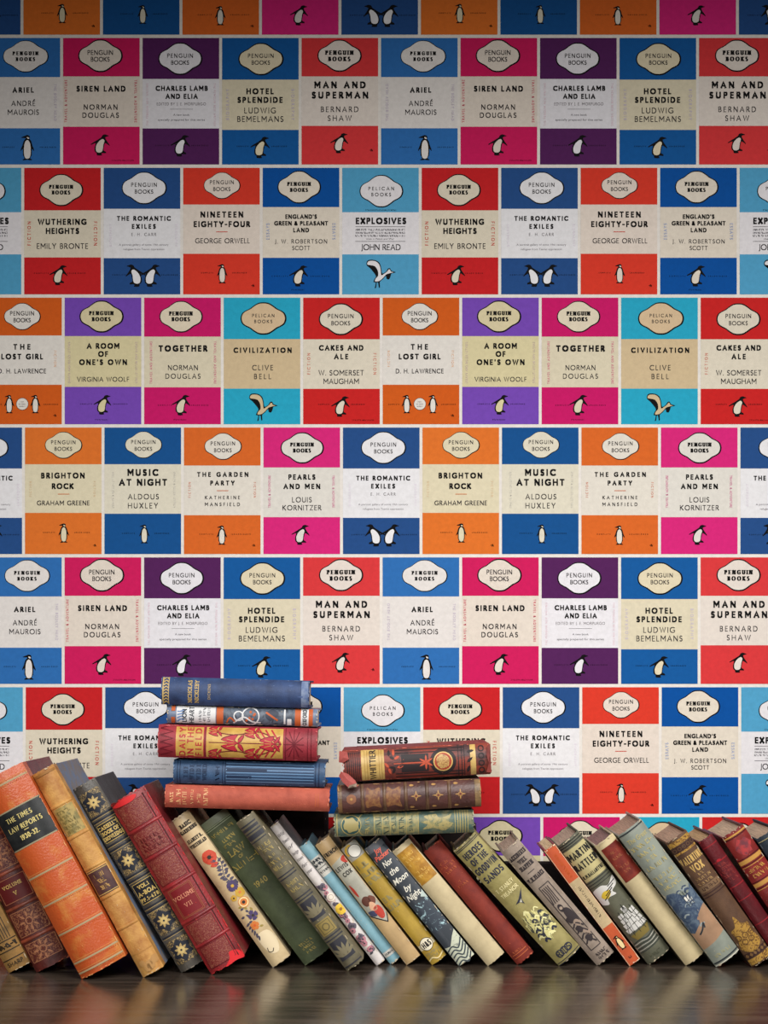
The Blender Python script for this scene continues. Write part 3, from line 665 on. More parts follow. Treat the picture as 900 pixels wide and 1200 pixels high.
def l_cas1(Fl, w, L):
    Fl.rect(2, 51, w - 2, 75, ink((28, 30, 36), .4), 0); g = ink((206, 178, 104), .4); Fl.frame(2.6, 51.6, w - 2.6, 74.4, .6, g, 1)
    Fl.text("CASSELL'S", w / 2, 56.6, 4.6, 26, .16, g, 1, serif=True); Fl.text('BOOK OF', w / 2, 63.2, 4.6, 22, .16, g, 1, serif=True); Fl.text('KNOWLEDGE', w / 2, 69.8, 4.6, 27, .16, g, 1, serif=True)
def l_cas2(Fl, w, L):
    Fl.rect(2, 132, w - 2, 159, ink((28, 30, 36), .4), 0); g = ink((206, 178, 104), .4); Fl.frame(2.6, 132.6, w - 2.6, 158.4, .6, g, 1)
    Fl.text('VOL.1', w / 2, 138, 4.6, 14, .16, g, 1, serif=True); Fl.text('A_BOA', w / 2, 146, 5.4, 22, .16, g, 1, serif=True); Fl.text('PP.1-478', w / 2, 153.8, 4.4, 23, .16, g, 1, serif=True)
book('leather_bound_book', 'black and gold spine with ornate gilt diamonds and two black labels', ROWG, (211.9, 1141.4), 30.8, 250, 30.2,
     dec=d_cassell, labels=[l_cas1, l_cas2], spine=leather((92, 86, 76), (58, 54, 50), .38), cover=cloth((74, 74, 80), (58, 58, 64)), wear=40, wearc=(140, 132, 118), bulge=5, depth=150)

ARB3 = mat('gilt_tooling', (112, 32, 34), (150, 92, 70), .42, 520, .5, .6, .5, 500, kind='swirl')
def d_redvol(Fl, w, L):
    k, g = ink((96, 24, 28), .4), ink((150, 92, 62), .4)
    for a, b in ((9, 38), (44, 75), (81, 114), (168, 194), (199, 226)):
        Fl.rect(4, a, w - 8, b, ARB3, 1); Fl.frame(4, a, w - 8, b, .7, k, 2)
    for t in (56, 62, 68): Fl.scrib(w / 2 - 2, t, 4.4, w * .55, k, 2, int(t), .22)
    Fl.rect(6, 122, w - 10, 160, ink((120, 30, 36), .4), 1); Fl.frame(6.5, 122.5, w - 10.5, 159.5, .6, g, 2); Fl.frame(8, 124, w - 12, 158, .4, g, 2)
    Fl.text('VOLUME', w / 2 - 2, 135, 5, 27, .15, ink((204, 132, 104), .4), 3, serif=True); Fl.text('VII', w / 2 - 2, 146, 5, 9, .14, ink((204, 132, 104), .4), 3, serif=True)
    Fl.line([(w - 5.5, 6), (w - 5.2, 120), (w - 5.8, L - 4)], 1.2, ink((60, 10, 14)), 2)
    Fl.shape([(0, 1), (.8, .5), (1, -1), (.2, -.8), (-1, -.9), (-.3, 0)], w * .72, L - 6, 12, 7, ink((206, 34, 40)), 2)
    Fl.shape([(-1, .2), (0, .8), (1, .3), (.6, -.7), (-.6, -.5)], w * .38, 5, 16, 5, ink((206, 40, 44)), 2)
book('leather_bound_book', 'thick worn red volume with bright red torn edges and faded gold panels', ROWG, (246.7, 1143.6), 30.8, 232, 46,
     dec=d_redvol, labels=None, spine=leather((178, 34, 40), (140, 26, 32), .42), cover=leather((150, 28, 36), (120, 20, 30)), wear=90, wearc=(206, 52, 52), bulge=7, depth=140, bands=(41, 78, 118, 164, 196), rag=1.6)

def d_basic(Fl, w, L):
    k, r_, pu, ye, orr, lf = ink((48, 40, 34)), ink((196, 74, 52)), ink((72, 60, 100)), ink((196, 156, 58)), ink((206, 120, 56)), ink((80, 76, 92))
    Fl.text('BASIC', w / 2, 12, 5, 14, .2, k, 2, serif=True); Fl.text('GARDENING', w / 2, 19, 4.6, 22, .2, k, 2, serif=True)
    Fl.text('STANLEY B.', w / 2, 32, 4.4, 20, .2, k, 2, serif=True); Fl.text('WHITEHEAD', w / 2, 39, 4.4, 22, .2, k, 2, serif=True)
    Fl.flower(14, 60, 9, 6, r_, k, 2); Fl.shape([(-1, .2), (0, .8), (1, .3), (.2, -.7)], 14, 71, 5, 4, r_, 2)
    Fl.line(osmooth([(19, 58), (22, 72), (16, 88), (19, 100)]), .8, lf, 1)
    for q in range(9):
        Fl.leaf(18 + 2 * math.sin(q), 68 + 4.2 * q, 6.5, 205 - 8 * (q % 3), lf, 2); Fl.leaf(19 + 2 * math.sin(q), 70 + 4.2 * q, 6, -20 + 9 * (q % 4), lf, 2)
    Fl.flower(17, 103, 7, 5, pu, ye, 2, .5); Fl.flower(20, 114, 6, 6, ye, orr, 2); Fl.flower(10, 116, 4, 5, ye, k, 2)
    Fl.disc(17, 126, 6.5, orr, 2); Fl.ring(17, 126, 5, 1.2, ink((232, 208, 150)), 3); Fl.disc(17, 126, 2, k, 4, n=10)
    for q in range(7): Fl.leaf(8 + (q * 5) % 15, 132 + 3 * q, 5, 60 * q, lf, 2); Fl.leaf(12 + (q * 4) % 10, 130 + 5 * q, 5, 200 + 30 * q, ink((150, 130, 64)), 1)
    Fl.flower(17, 145, 6, 4, pu, k, 3, .5); Fl.flower(12, 156, 5.5, 5, orr, ink((204, 90, 40)), 3)
    for q in range(6): Fl.leaf(9, 150 + 3.6 * q, 7, 160 - 10 * q, lf, 2, .2)
    Fl.shape([(-1, .9), (.6, 1), (1, 0), (.4, -1), (-.8, -.7)], 15, 182, 9, 14, ink((222, 204, 168)), 1)
    Fl.line(osmooth([(9, 186), (8, 191), (12, 193), (15, 190)]), .7, k, 2)
book('dust_jacketed_book', 'cream book with a column of red and purple flowers down the spine', ROWG, (319.2, 1134.7), 35.0, 209, 25.2,
     d_basic, None, jacket((234, 206, 152), (218, 182, 124)), jacket((216, 190, 146)), bulge=4)

def d_green(Fl, w, L):
    g = ink((160, 142, 74), .4); pl = ink((140, 148, 120), .35)
    Fl.rect(0, 0, w, 9, jacket((124, 134, 104)), 0)
    for t in (10, 12.5): hl(Fl, w, t, .8, pl)
    Fl.scrib(w / 2, 20, 4.2, 30, g, 2, 3, .16); Fl.scrib(w / 2, 31, 4.6, 15, g, 2, 4, .16); Fl.scrib(w / 2 - 4, 38, 4.2, 16, g, 2, 5, .16)
    Fl.text('LAW', w / 2, 48, 8, 21, .13, g, 2, serif=True); Fl.text('OF', w / 2, 56.5, 4, 6, .14, g, 2); Fl.scrib(w / 2, 65, 7, 33, g, 2, 6, .14)
    Fl.text('1940', w / 2, 95, 7, 17, .13, g, 2)
    for t, ww in ((183, 18), (188, 16), (194, 12)): Fl.scrib(w / 2, t, 3.4, ww, g, 2, int(t), .16)
book('clothbound_book', 'dark green cloth book with 1940 in gold, leaning under the olive book', ROWG, (357.4, 1133), 36.8, 206, 36.6,
     dec=d_green, labels=None, spine=cloth((86, 98, 64), (70, 82, 52)), cover=cloth((78, 90, 58)), wear=20, wearc=(130, 140, 104), bulge=5)

def d_olive(Fl, w, L):
    b, g = ink((52, 52, 58), .4), ink((160, 142, 88), .4)
    for t, h in ((9, 1.6), (14, 3.5), (19, 1.6), (25, 6), (31, 1.4)): hl(Fl, w, t, h, b, 1, 0, .88)
    for i, (t, ww, c) in enumerate(((40, 18, 5), (47, 17, 5), (55, 8, 4), (63, 19, 5), (71, 17, 5))): Fl.scrib(w / 2, t, c, ww, g, 2, i + 20, .16)
    for t in (82, 86, 114, 118, 172, 176, 213): hl(Fl, w, t, 1.6, b)
    for t in (95, 103): Fl.scrib(w / 2, t, 5, 15, g, 2, int(t), .16)
    for t in (134, 192):
        Fl.rect(2.5, t - 13, w - 2.5, t + 13, b, 1)
        for q in range(6): Fl.leaf(w / 2, t + 9, 17, -90 + (q - 2.5) * 26, ink((120, 112, 88), .4), 2, .13)
    Fl.rect(2.5, 151, w - 2.5, 169, ink((140, 122, 70), .4), 1); Fl.frame(5, 153, w - 5, 167, .7, ink((92, 82, 54)), 2); Fl.ring(w / 2, 160, 4, .9, ink((92, 82, 54)), 2)
book('clothbound_book', 'olive grey book with dark blue ornament squares on the lower spine', ROWG, (406.7, 1139.3), 36.9, 217.5, 24.4,
     d_olive, None, cloth((122, 113, 84), (90, 84, 64), .5), cloth((140, 130, 94), (118, 110, 80), .5), bulge=4.5, rag=1.0)

def d_floral(Fl, w, L):
    k = ink((60, 54, 62)); r = random.Random(5)
    for i, t in enumerate(range(14, 74, 9)): Fl.btext(('Wild', 'flowers', 'of', 'hedge', 'rows', 'fair', 'year')[i % 7], w / 2, t, 4.2, w * .72, k, 2, .35)
    cols = [(92, 84, 96), (150, 126, 140), (196, 176, 170), (178, 120, 130), (70, 66, 74), (206, 190, 178)]
    for q in range(95):
        t = r.uniform(90, 188); c = cols[q % 6]
        if q % 3: Fl.leaf(r.uniform(2, w - 3), t, r.uniform(3.5, 6), r.uniform(0, 360), ink(c), 1 + (q % 7) * .2)
        else: Fl.flower(r.uniform(3, w - 3), t, r.uniform(2.4, 4.2), 5, ink(c), ink((60, 56, 62)), 2.4 + (q % 5) * .2, .5)
    Fl.disc(7, 108, 5, ink((226, 214, 200)), 5); Fl.ring(7, 108, 3, .6, ink((186, 170, 158)), 6); Fl.flower(8, 126, 6.8, 6, ink((226, 186, 62)), ink((150, 104, 40)), 6)
book('dust_jacketed_book', 'thin white jacket with dark script and a yellow flower, beside the light blue book', ROWG, (441.3, 1132.4), 37.6, 205, 11.8,
     d_floral, None, jacket((240, 232, 226), (222, 212, 206)), jacket((214, 204, 198)), bulge=2.5, depth=120)

def d_blue(Fl, w, L):
    Fl.rect(0, 20, w, 45, jacket((232, 228, 216)), 1); k = ink((40, 44, 52))
    for t in (24, 29): Fl.scrib(w / 2, t, 3.4, w * .86, k, 2, t, .3)
    hl(Fl, w, 34, .7, k, 2, .1, .9); Fl.scrib(w / 2, 39, 2.4, w * .8, k, 2, 3, .25)
    Fl.rect(0, 158, w, 165, jacket((228, 224, 212)), 1); Fl.scrib(w / 2, 161.5, 2.2, w * .7, k, 2, 9, .25)
book('dust_jacketed_book', 'thin light blue book with a white title band near the top', ROWG, (457.8, 1130.7), 37.9, 174, 14,
     d_blue, None, jacket((142, 198, 214), (120, 180, 200)), jacket((134, 190, 208)), bulge=2.5, depth=118)

def d_french(Fl, w, L):
    k, r_ = ink((36, 32, 32)), ink((178, 58, 44))
    Fl.text('FRENCH', w / 2, 17, 5.2, 18, .18, k, 2, kx=.7)
    Fl.poly([(0, 31), (w, 27), (w, 112), (w * .72, 122), (0, 104)], jacket((196, 192, 172)), 0)
    Fl.line([(w, 112), (w * .72, 122), (0, 104)], 1, k, 1)
    Fl.text('LEWIS', w * .48, 39, 5.4, 16, .16, k, 2, kx=.8); Fl.text('COX', w * .55, 48, 5.4, 12, .16, k, 2)
    Fl.shape([(-1, .4), (.2, 1), (1, .2), (.2, -1), (-.6, -.6)], w * .9, 33, 4, 5, r_, 1)
    Fl.shape([(0, 1), (.8, .2), (.6, -1), (-.2, -.4)], 3, 70, 3, 9, r_, 1)
    Fl.shape([(0, 1), (.7, .7), (1, 0), (.5, -.8), (-.5, -1), (-1, -.2), (-.8, .6)], w * .42, 88, 5.5, 6, ink((92, 54, 44)), 2); Fl.shape([(0, 1), (1, 0), (.2, -1), (-1, -.2)], w * .7, 90, 5, 6, ink((106, 60, 46)), 2)
    Fl.shape([(0, 1), (.9, .4), (.8, -.8), (0, -1), (-.9, -.3)], w * .52, 97, 4.6, 6, ink((212, 164, 132)), 3)
    Fl.shape([(-.8, .8), (.6, 1), (1, 0), (.4, -1), (-.6, -.8)], w * .66, 107, 5, 8, r_, 3); Fl.shape([(-1, .8), (1, .2), (.6, -1), (-.8, -.4)], w * .3, 104, 4, 5, ink((64, 66, 92)), 3)
book('dust_jacketed_book', 'tan jacket with a picture of a woman in red, between light blue and yellow', ROWG, (476.7, 1132), 37.4, 177, 20,
     d_french, None, jacket((214, 176, 116), (200, 160, 100)), jacket((206, 168, 110)), bulge=3, depth=120)

def d_ywl(Fl, w, L):
    g, k = ink((140, 130, 92)), ink((40, 36, 34))
    Fl.rect(0, 0, w, 20, jacket((190, 186, 172)), 0); Fl.disc(w * .58, 11, 8, k, 1); Fl.disc(w * .58, 11, 7.3, ink((232, 228, 216)), 2)
    Fl.line(arc(w * .45, 9, 7, 7, 150, 290), 2, ink((206, 166, 60)), 3)
    for t, ww in ((30, 16), (41, 18), (51, 18), (79, 16), (90, 19)): Fl.scrib(w / 2, t, 6.2, ww, g, 2, t, .24)
    Fl.disc(w / 2, 149, 8, k, 2); Fl.disc(w / 2, 149, 7.3, ink((226, 216, 190)), 3); Fl.text('H&S', w / 2, 149, 7, 11, .17, k, 4)
    Fl.rect(0, 146, 3.6, 153, ink((206, 194, 160)), 1); Fl.rect(w - 3.6, 146, w, 153, ink((206, 194, 160)), 1)
    for t in (160, 165): Fl.scrib(w / 2, t, 3.6, 16, g, 2, t, .2)
    Fl.line(osmooth([(0, 168), (6, 166), (12, 170), (w, 167)]), 1.2, ink((222, 204, 150)), 2)
book('dust_jacketed_book', 'mustard yellow jacket with a white circular emblem near its foot', ROWG, (506.7, 1132), 38.3, 173.5, 20.8,
     d_ywl, None, jacket((206, 166, 48), (184, 142, 38)), jacket((196, 158, 50)), bulge=3, depth=122)

SPLASH = mat('printed_sea', (58, 66, 76), (160, 190, 196), .42, 120, .55, .62, kind='swirl')
FOAM = mat('printed_foam', (196, 200, 178), (86, 94, 92), .42, 60, .55, .66, stretch=(1, 1, 3), kind='swirl')
def d_moon(Fl, w, L):
    r_, wh = ink((224, 104, 84)), ink((234, 230, 214))
    Fl.rect(0, 0, w, 9, jacket((104, 108, 116)), 0)
    Fl.btext('Joy', w * .5, 10, 6, 10, r_, 2, .2, .02); Fl.btext('Packer', w * .52, 18, 6, 20, r_, 2, .2, .02)
    for t, s_, ww in ((28.5, 'Nor', 13), (40.5, 'the', 12), (52.5, 'Moon', 20), (66, 'by', 10), (77.5, 'Night', 19)): Fl.btext(s_, w / 2, t, 7.4, ww, wh, 2, .3, .012)
    Fl.rect(0, 88, w, 128, SPLASH, 1)
    Fl.poly([(w, 78), (w, 90), (w * .72, 84)], ink((176, 190, 184)), 2)
    Fl.poly([(0, 150), (w * .3, 152), (w * .7, 143), (w, 138), (w, L), (0, L)], FOAM, 1)
    for q in range(5): Fl.line(osmooth([(0, 156 + 5 * q), (w * .35, 153 + 5 * q), (w * .6, 158 + 5 * q), (w, 150 + 5 * q)]), 1.3, ink((64, 72, 76)), 2)
book('dust_jacketed_book', 'dark slate jacket with white italic title and stormy sea, coral author name', ROWG, (538, 1133), 39.0, 176.5, 23.2,
     d_moon, None, jacket((66, 74, 84), (56, 62, 70)), jacket((60, 68, 76)), bulge=3, depth=124)

def l_gold(Fl, w, L):
    Fl.rect(1, 6.5, w - 1, 53, mat('gilt_label', (190, 142, 52), (158, 110, 36), .4, 90, .4, .62, .3, 300), 0)
    g = ink((222, 182, 96), .35)
    for t, ww in ((14, 17), (20, 15), (26, 16), (38, 12), (43, 14)): Fl.scrib(w / 2, t, 3.4, ww, g, 1, t, .14)
book('clothbound_book', 'plain cream book with a mustard gold label, left of the plain brick red book', ROWG, (571.9, 1133), 39.9, 175, 25.2,
     None, [l_gold], jacket((228, 206, 154), (216, 192, 140), .6), jacket((210, 192, 152)), bulge=3.5, depth=126)

def d_red(Fl, w, L):
    g = ink((178, 92, 56), .4)
    for t, ww in ((24, 15), (30, 18), (36, 14), (52, 5), (58, 13)): Fl.scrib(w / 2, t, 3.6, ww, g, 2, t, .13)
    for t in (161, 165): hl(Fl, w, t, 1, g, 1, .1, .9)
    Fl.scrib(w / 2, 158, 2.6, 14, g, 2, 4, .16)
book('clothbound_book', 'plain brick red cloth book with faint lettering, left of the olive gold one', ROWG, (606.9, 1131.9), 39.8, 172.5, 24.5,
     dec=d_red, labels=None, spine=cloth((158, 48, 30), (138, 36, 28)), cover=cloth((140, 40, 28)), wear=24, wearc=(186, 96, 70), bulge=5, rag=1.2)

ROCK = mat('printed_rocks', (214, 206, 138), (42, 44, 50), .45, 85, .47, .56, stretch=(1.4, 1, .7), kind='swirl')
def d_heroes(Fl, w, L):
    k, cr_ = ink((40, 42, 58)), ink((226, 214, 160))
    for t in (3, 5): hl(Fl, w, t, .8, k)
    for t, s_, ww in ((14.5, 'HEROES', 26), (25.5, 'OF THE', 23), (37.5, 'GOODWIN', 30), (51, 'SANDS', 27)): Fl.text(s_, w / 2, t, 8.4, ww, .15, k, 2, kx=.8)
    Fl.text('T. STANLEY', w / 2, 70, 5, 25, .12, cr_, 2); Fl.text('TREANOR', w / 2, 78.5, 5, 24, .12, cr_, 2)
    Fl.poly([(w * .34, 95), (w * .55, 92), (w * .88, 84), (w * .62, 95), (w * .6, 101), (w * .52, 96)], k, 2); Fl.poly([(w * .5, 95.5), (w * .62, 93.5), (w * .57, 98)], ink((190, 186, 170)), 3)
    Fl.shape(jag(30, 8, .4), w / 2, 131, 16.5, 27, ROCK, 1, 2, rot=-10)
    r = random.Random(3)
    for q in range(18):
        a, t = r.uniform(4, w - 9), r.uniform(110, 152)
        Fl.line(osmooth([(a, t), (a + 3, t - 3), (a + 6, t + 1)]), r.uniform(.8, 1.8), k if q % 2 else ink((226, 220, 160)), 2)
    for u in (11, 17.5, 24): Fl.ring(u, 172, 4.2, 1, k, 2)
    Fl.text('RTS', w / 2, 172, 7.5, 19, .13, k, 3)
    for t in (180.5, 183): hl(Fl, w, t, .8, k)
book('clothbound_book', 'olive gold book with a navy title and a picture of waves breaking on rocks', ROWG, (655.9, 1133.4), 42.6, 183.5, 34,
     d_heroes, None, cloth((178, 164, 92), (156, 142, 74), .5), cloth((168, 154, 86)), bulge=5)

def d_acc(Fl, w, L):
    k = ink((52, 44, 46))
    for t, s_, ww in ((13.5, 'ACCIDENTS', 22), (22, 'WILL', 11), (30, 'HAPPEN', 18), (47, 'W.M.PEARCE', 22)): Fl.text(s_, w / 2, t, 5.6, ww, .2, k, 2, serif=True, kx=.75)
    hl(Fl, w, 38.5, .8, k, 2, .3, .68)
    x0, x1 = 6.5, w - 5.5
    Fl.frame(x0, 60, x1, 155, 1, k, 2)
    for q in range(4): Fl.line(osmooth([(x0 + 2 + 2.6 * q, 63), (x0 + 3 + 2.2 * q, 74), (x0 + 1 + 2.8 * q, 86)]), 1, k, 2)
    Fl.shape([(0, 1), (.8, .5), (.7, -.5), (0, -1), (-.8, -.4), (-.7, .6)], x0 + 5, 94, 3.6, 5.5, k, 2); Fl.disc(x0 + 5, 94, 2, ink((168, 148, 130)), 3)
    Fl.shape([(-.6, 1), (.6, .8), (1, 0), (.8, -1), (-.4, -.7), (-1, 0)], x0 + 8.4, 108, 5, 12, k, 2)
    for q in range(5): Fl.shape([(-1, .6), (.2, .9), (1, -.2), (.1, -.8), (-.6, -.4)], x0 + 4 + (q * 5) % 8, 112 + 7.5 * q, 4, 5.5, k if q % 2 == 0 else ink((150, 130, 114)), 3)
    for q in range(4): Fl.line(osmooth([(x0 + 1, 122 + 8 * q), (x0 + 7, 118 + 8 * q), (x1 - 1, 126 + 8 * q)]), 1.3, k, 3)
    for t in (163, 168): Fl.scrib(w / 2 + 2, t, 3.6, 14, k, 2, t, .2)
book('clothbound_book', 'taupe book with a black framed line picture, left of the orange paperback', ROWG, (700.3, 1132.6), 40.3, 174, 26,
     d_acc, None, cloth((176, 156, 138), (156, 136, 118)), cloth((160, 142, 124)), bulge=4, page=PAGE((200, 176, 158)), depth=132)

def d_pbk(Fl, w, L):
    Fl.rect(0, 48, w, 114, jacket((226, 196, 142)), 1)
    Fl.scrib(w / 2, 26, 3.6, 32, ink((188, 84, 30)), 2, 3, .16, rot=90); Fl.scrib(w / 2, 80, 3.2, 44, ink((64, 50, 40)), 2, 8, .16, rot=90)
    penguin(Fl, 'stand', w / 2, 138, 17, ink((232, 206, 150)))
    Fl.scrib(w / 2, 159, 2.4, 4, ink((60, 30, 26)), 2, 5, .25)
    Fl.line([(.5, 0), (.5, L)], .5, ink((224, 196, 160)), 2); Fl.line([(w - .5, 0), (w - .5, L)], .5, ink((224, 196, 160)), 2)
book('paperback_book', 'orange and cream paperback with a small penguin emblem near its foot', ROWG, (738, 1132.6), 36.6, 168, 15.2,
     dec=d_pbk, labels=None, spine=jacket((232, 92, 40), (222, 78, 34)), cover=jacket((168, 30, 26), (140, 22, 22)), wear=36, wearc=(228, 208, 178), bulge=.8, depth=112, page=PAGE((232, 204, 160)), square=.4, rag=.1, cap=.2)

def d_martin(Fl, w, L):
    k, wh = ink((34, 34, 34)), ink((206, 204, 198))
    for t, h in ((3, .8), (6, 1.2), (9, .7), (57, 1), (60.5, 1), (64, .8)): hl(Fl, w, t, h, k)
    Fl.rect(1, 11, w - 1, 55, jacket((214, 198, 132)), 0)
    Fl.text('MARTIN', w / 2, 20.5, 9, 29, .17, k, 2, kx=.7); Fl.text('RATTLER', w / 2, 34.5, 9, 30.5, .17, k, 2, kx=.7); Fl.text('R.M.BALLANTYNE', w / 2, 48.5, 4.6, 28, .15, k, 2, kx=.8)
    Fl.shape([(-1, .6), (-.2, .8), (.3, .5), (1, .9), (.9, .2), (.3, -.1), (.4, -.5), (-.3, -.4), (-.5, -.9), (-1, -.5)], w * .48, 78, 16, 14, wh, 1)
    Fl.shape([(-1, 0), (-.2, .8), (1, .4), (.6, -.5), (-.4, -.9)], w * .36, 79, 6.5, 5.5, ink((206, 176, 56)), 2)
    for q in range(4): Fl.line([(6 + 4 * q, 84 - 4 * q), (18 + 4 * q, 79 - 3 * q)], .9, k, 3)
    # full-rigged ship
    for bx_, hh_ in ((9, 26), (17, 32), (25, 26)):
        for q in range(4):
            t = 134 - hh_ + q * hh_ / 4; ww = 3.2 + q * .9
            Fl.poly([(bx_ - ww, t), (bx_ + ww * .8, t - 1), (bx_ + ww, t + hh_ / 4 - 2), (bx_ - ww * .8, t + hh_ / 4 - 1)], wh, 2)
        Fl.line([(bx_, 134 - hh_ - 4), (bx_, 138)], .7, k, 3)
    for q in range(5): Fl.line([(17, 100), (3 + 7 * q, 136)], .4, k, 3)
    Fl.poly([(4, 136), (30, 134), (26, 143), (8, 144)], ink((120, 104, 50)), 3)
    for q in range(7): Fl.line(osmooth([(1, 146 + 2.2 * q), (10, 145 + 2.4 * q), (20, 147 + 2 * q), (w - 1, 144 + 2.3 * q)]), .4 if q % 2 else .9, wh if q % 2 else ink((40, 48, 50)), 2)
    Fl.scrib(w / 2, 168, 4, 16, ink((74, 76, 58)), 2, 2, .16)
book('clothbound_book', 'olive green book with a white sailing ship and a yellow title panel', ROWG, (760.8, 1131.6), 37.8, 175.5, 31.5,
     d_martin, None, cloth((108, 108, 84), (88, 90, 70), .5), cloth((98, 100, 76)), bulge=5, page=PAGE((198, 172, 150)), depth=132)

def l_red(Fl, w, L):
    Fl.rect(3, 8, w, 56, mat('red_label', (128, 46, 34), (100, 32, 26), .45, 110, .4, .65), 0)
    g = ink((156, 96, 60))
    for t, ww in ((18, 10), (25, 13), (38, 12), (44, 9)): Fl.scrib(w * .55, t, 3.4, ww, g, 1, t, .14)
book('clothbound_book', 'plain cream book with a large dark red label on its upper spine', ROWG, (804.7, 1132.7), 37.4, 176.5, 26.4,
     None, [l_red], jacket((228, 206, 152), (214, 190, 138), .6), jacket((206, 188, 146)), bulge=4.5, page=PAGE((158, 122, 118)), depth=134)

WAVE = mat('printed_storm', (58, 74, 98), (96, 112, 128), .45, 70, .45, .6, kind='swirl')
def d_great(Fl, w, L):
    g, k = ink((190, 174, 112), .4), ink((44, 50, 56))
    hl(Fl, w, 2.5, 1.4, k); hl(Fl, w, L - 4.5, 1.6, k); hl(Fl, w, L - 1.5, 1.2, ink((206, 202, 186)))
    Fl.btext('The Great', w / 2, 14, 6, 26, g, 2, .15); Fl.scrib(w / 2, 24, 5.4, 29, g, 2, 21, .13); Fl.scrib(w / 2, 34, 5.4, 24, g, 2, 22, .13)
    Fl.scrib(w / 2, 43, 5, 14, g, 2, 23, .13); Fl.scrib(w / 2, 53, 5.4, 26, g, 2, 24, .13); Fl.scrib(w / 2, 67, 5, 27, g, 2, 25, .13); Fl.scrib(w / 2, 75, 4.6, 24, g, 2, 26, .13); Fl.scrib(w / 2, 83, 4.6, 22, g, 2, 27, .13)
    Fl.poly([(0, 138), (w * .4, 134), (w, 110), (w, 162), (w * .5, 166), (0, 168)], jacket((198, 150, 112)), 1)
    r = random.Random(4)
    top = [(w * i / 9, 96 - 5 * math.sin(i * .9) + r.uniform(-3, 3) + 4 * (i > 6)) for i in range(10)]
    bot = [(w * i / 9, 146 - 2.6 * i + r.uniform(-4, 4)) for i in range(9, -1, -1)]
    Fl.poly(top + bot, WAVE, 2)
    r = random.Random(9)
    for q in range(16):
        u, t = r.uniform(2, w - 9), r.uniform(94, 146)
        Fl.line(osmooth([(u, t), (u + 3, t - 2.5), (u + 7, t - 1)]), r.uniform(.6, 1.6), ink((62, 76, 100) if q % 3 else (150, 160, 160)), 2 + q % 2)
    Fl.shape([(-1, -.4), (-.2, .3), (1, .8), (.6, -.1), (.1, -.8)], w * .72, 130, 9, 9, jacket((198, 150, 112)), 2)
    Fl.poly([(w * .5, 104), (w * .72, 101), (w * .66, 108), (w * .54, 109)], ink((226, 222, 212)), 3); Fl.poly([(w * .56, 110), (w * .78, 107), (w * .74, 116)], ink((166, 170, 168)), 3)
    for a in (.5, .6, .7): Fl.line([(w * a, 96), (w * a + 1, 116)], .7, k, 4)
    Fl.line(osmooth([(w * .22, 150), (w * .4, 146), (w * .55, 140), (w * .5, 146)]), 1.4, k, 3)
    Fl.scrib(w / 2, 181, 4, 20, ink((176, 166, 116)), 2, 6, .13)
book('dust_jacketed_book', 'pale grey green book with a ship in a dark blue storm and a peach sea', ROWG, (840.7, 1134.7), 36.9, 193, 34,
     d_great, None, jacket((160, 168, 152), (136, 146, 134)), jacket((150, 156, 142)), bulge=5.5, page=PAGE((190, 156, 134)), depth=134)

ORN = mat('gilt_ornament', (176, 136, 62), (104, 70, 38), .42, 190, .5, .58, .3, 400, kind='swirl')
def d_vox(Fl, w, L):
    g, k = ink((204, 168, 100), .4), ink((60, 38, 34))
    Fl.rect(0, 3, w, 9, ORN, 1); Fl.rect(0, 10, w, 17, k, 1); Fl.rect(0, 17.5, w, 20, ORN, 1)
    for q in range(5): Fl.ring(3 + 6 * q, 13.5, 2, .7, ink((96, 70, 50)), 2)
    Fl.text('VALENTINE', w / 2, 30, 9, 28, .12, g, 2, kx=.6); Fl.text('VOX', w / 2, 42, 9.5, 16, .14, g, 2, kx=.8)
    for t, ww in ((50.5, 8), (56, 20), (62, 22)): Fl.scrib(w / 2, t, 3.4, ww, ink((176, 142, 92)), 2, t, .14)
    Fl.rect(1, 65, w - 1, 73, jacket((150, 112, 76)), 1); Fl.scrib(w / 2, 69, 4, 20, k, 2, 6, .18)
    for t in (76, 79.5): hl(Fl, w, t, 1.3, k)
    Fl.shape([(0, 1), (.35, .5), (.9, .35), (.75, -.1), (1, -.6), (.4, -.95), (-.4, -.95), (-1, -.6), (-.75, -.1), (-.9, .35), (-.35, .5)], w / 2, 138, 13, 24, ORN, 1)
    for q in range(5): Fl.ring(w / 2 + (q - 2) * 4.4, 140 + (q % 2) * 7, 3.2, .8, ink((92, 62, 34)), 2)
    Fl.rect(0, 160, w, 167, k, 1); Fl.rect(0, 168, w, L - 2, ORN, 1)
    for q in range(6): diamond(Fl, 2.5 + 5 * q, 163.5, 2, 2.6, ink((124, 92, 56)), 2)
book('ornate_book', 'brown book with gilt title bands and a large gilt ornament low on its spine', ROWG, (882.7, 1134.7), 34.9, 177.5, 29,
     d_vox, None, cloth((116, 80, 54), (94, 62, 42), .5), cloth((104, 70, 48)), bulge=5.5, page=PAGE((192, 160, 136)), depth=134)

def d_dred(Fl, w, L):
    g = ink((150, 60, 56))
    for t, ww in ((36, 12), (41, 14), (46, 13), (51, 14), (57, 12)): Fl.scrib(w / 2, t, 3.6, ww, g, 2, t, .14)
    for t in (10, 31, 66, 84, 118, 150, 168): hl(Fl, w, t, 1.2, ink((150, 40, 46), .4))
    Fl.shape([(-1, .2), (0, .9), (1, 0), (.1, -.8)], w * .4, 30, 3, 2, ink((176, 36, 48), .35), 2)
book('clothbound_book', 'thin dark crimson book, half hidden between the brown gilt and the red banded books', ROWG, (918, 1133.2), 34.3, 176, 19.5,
     dec=d_dred, labels=None, spine=leather((122, 22, 32), (96, 14, 24), .4), cover=leather((104, 16, 28)), wear=20, wearc=(180, 60, 64), bulge=4, page=PAGE((206, 172, 126)), depth=128)

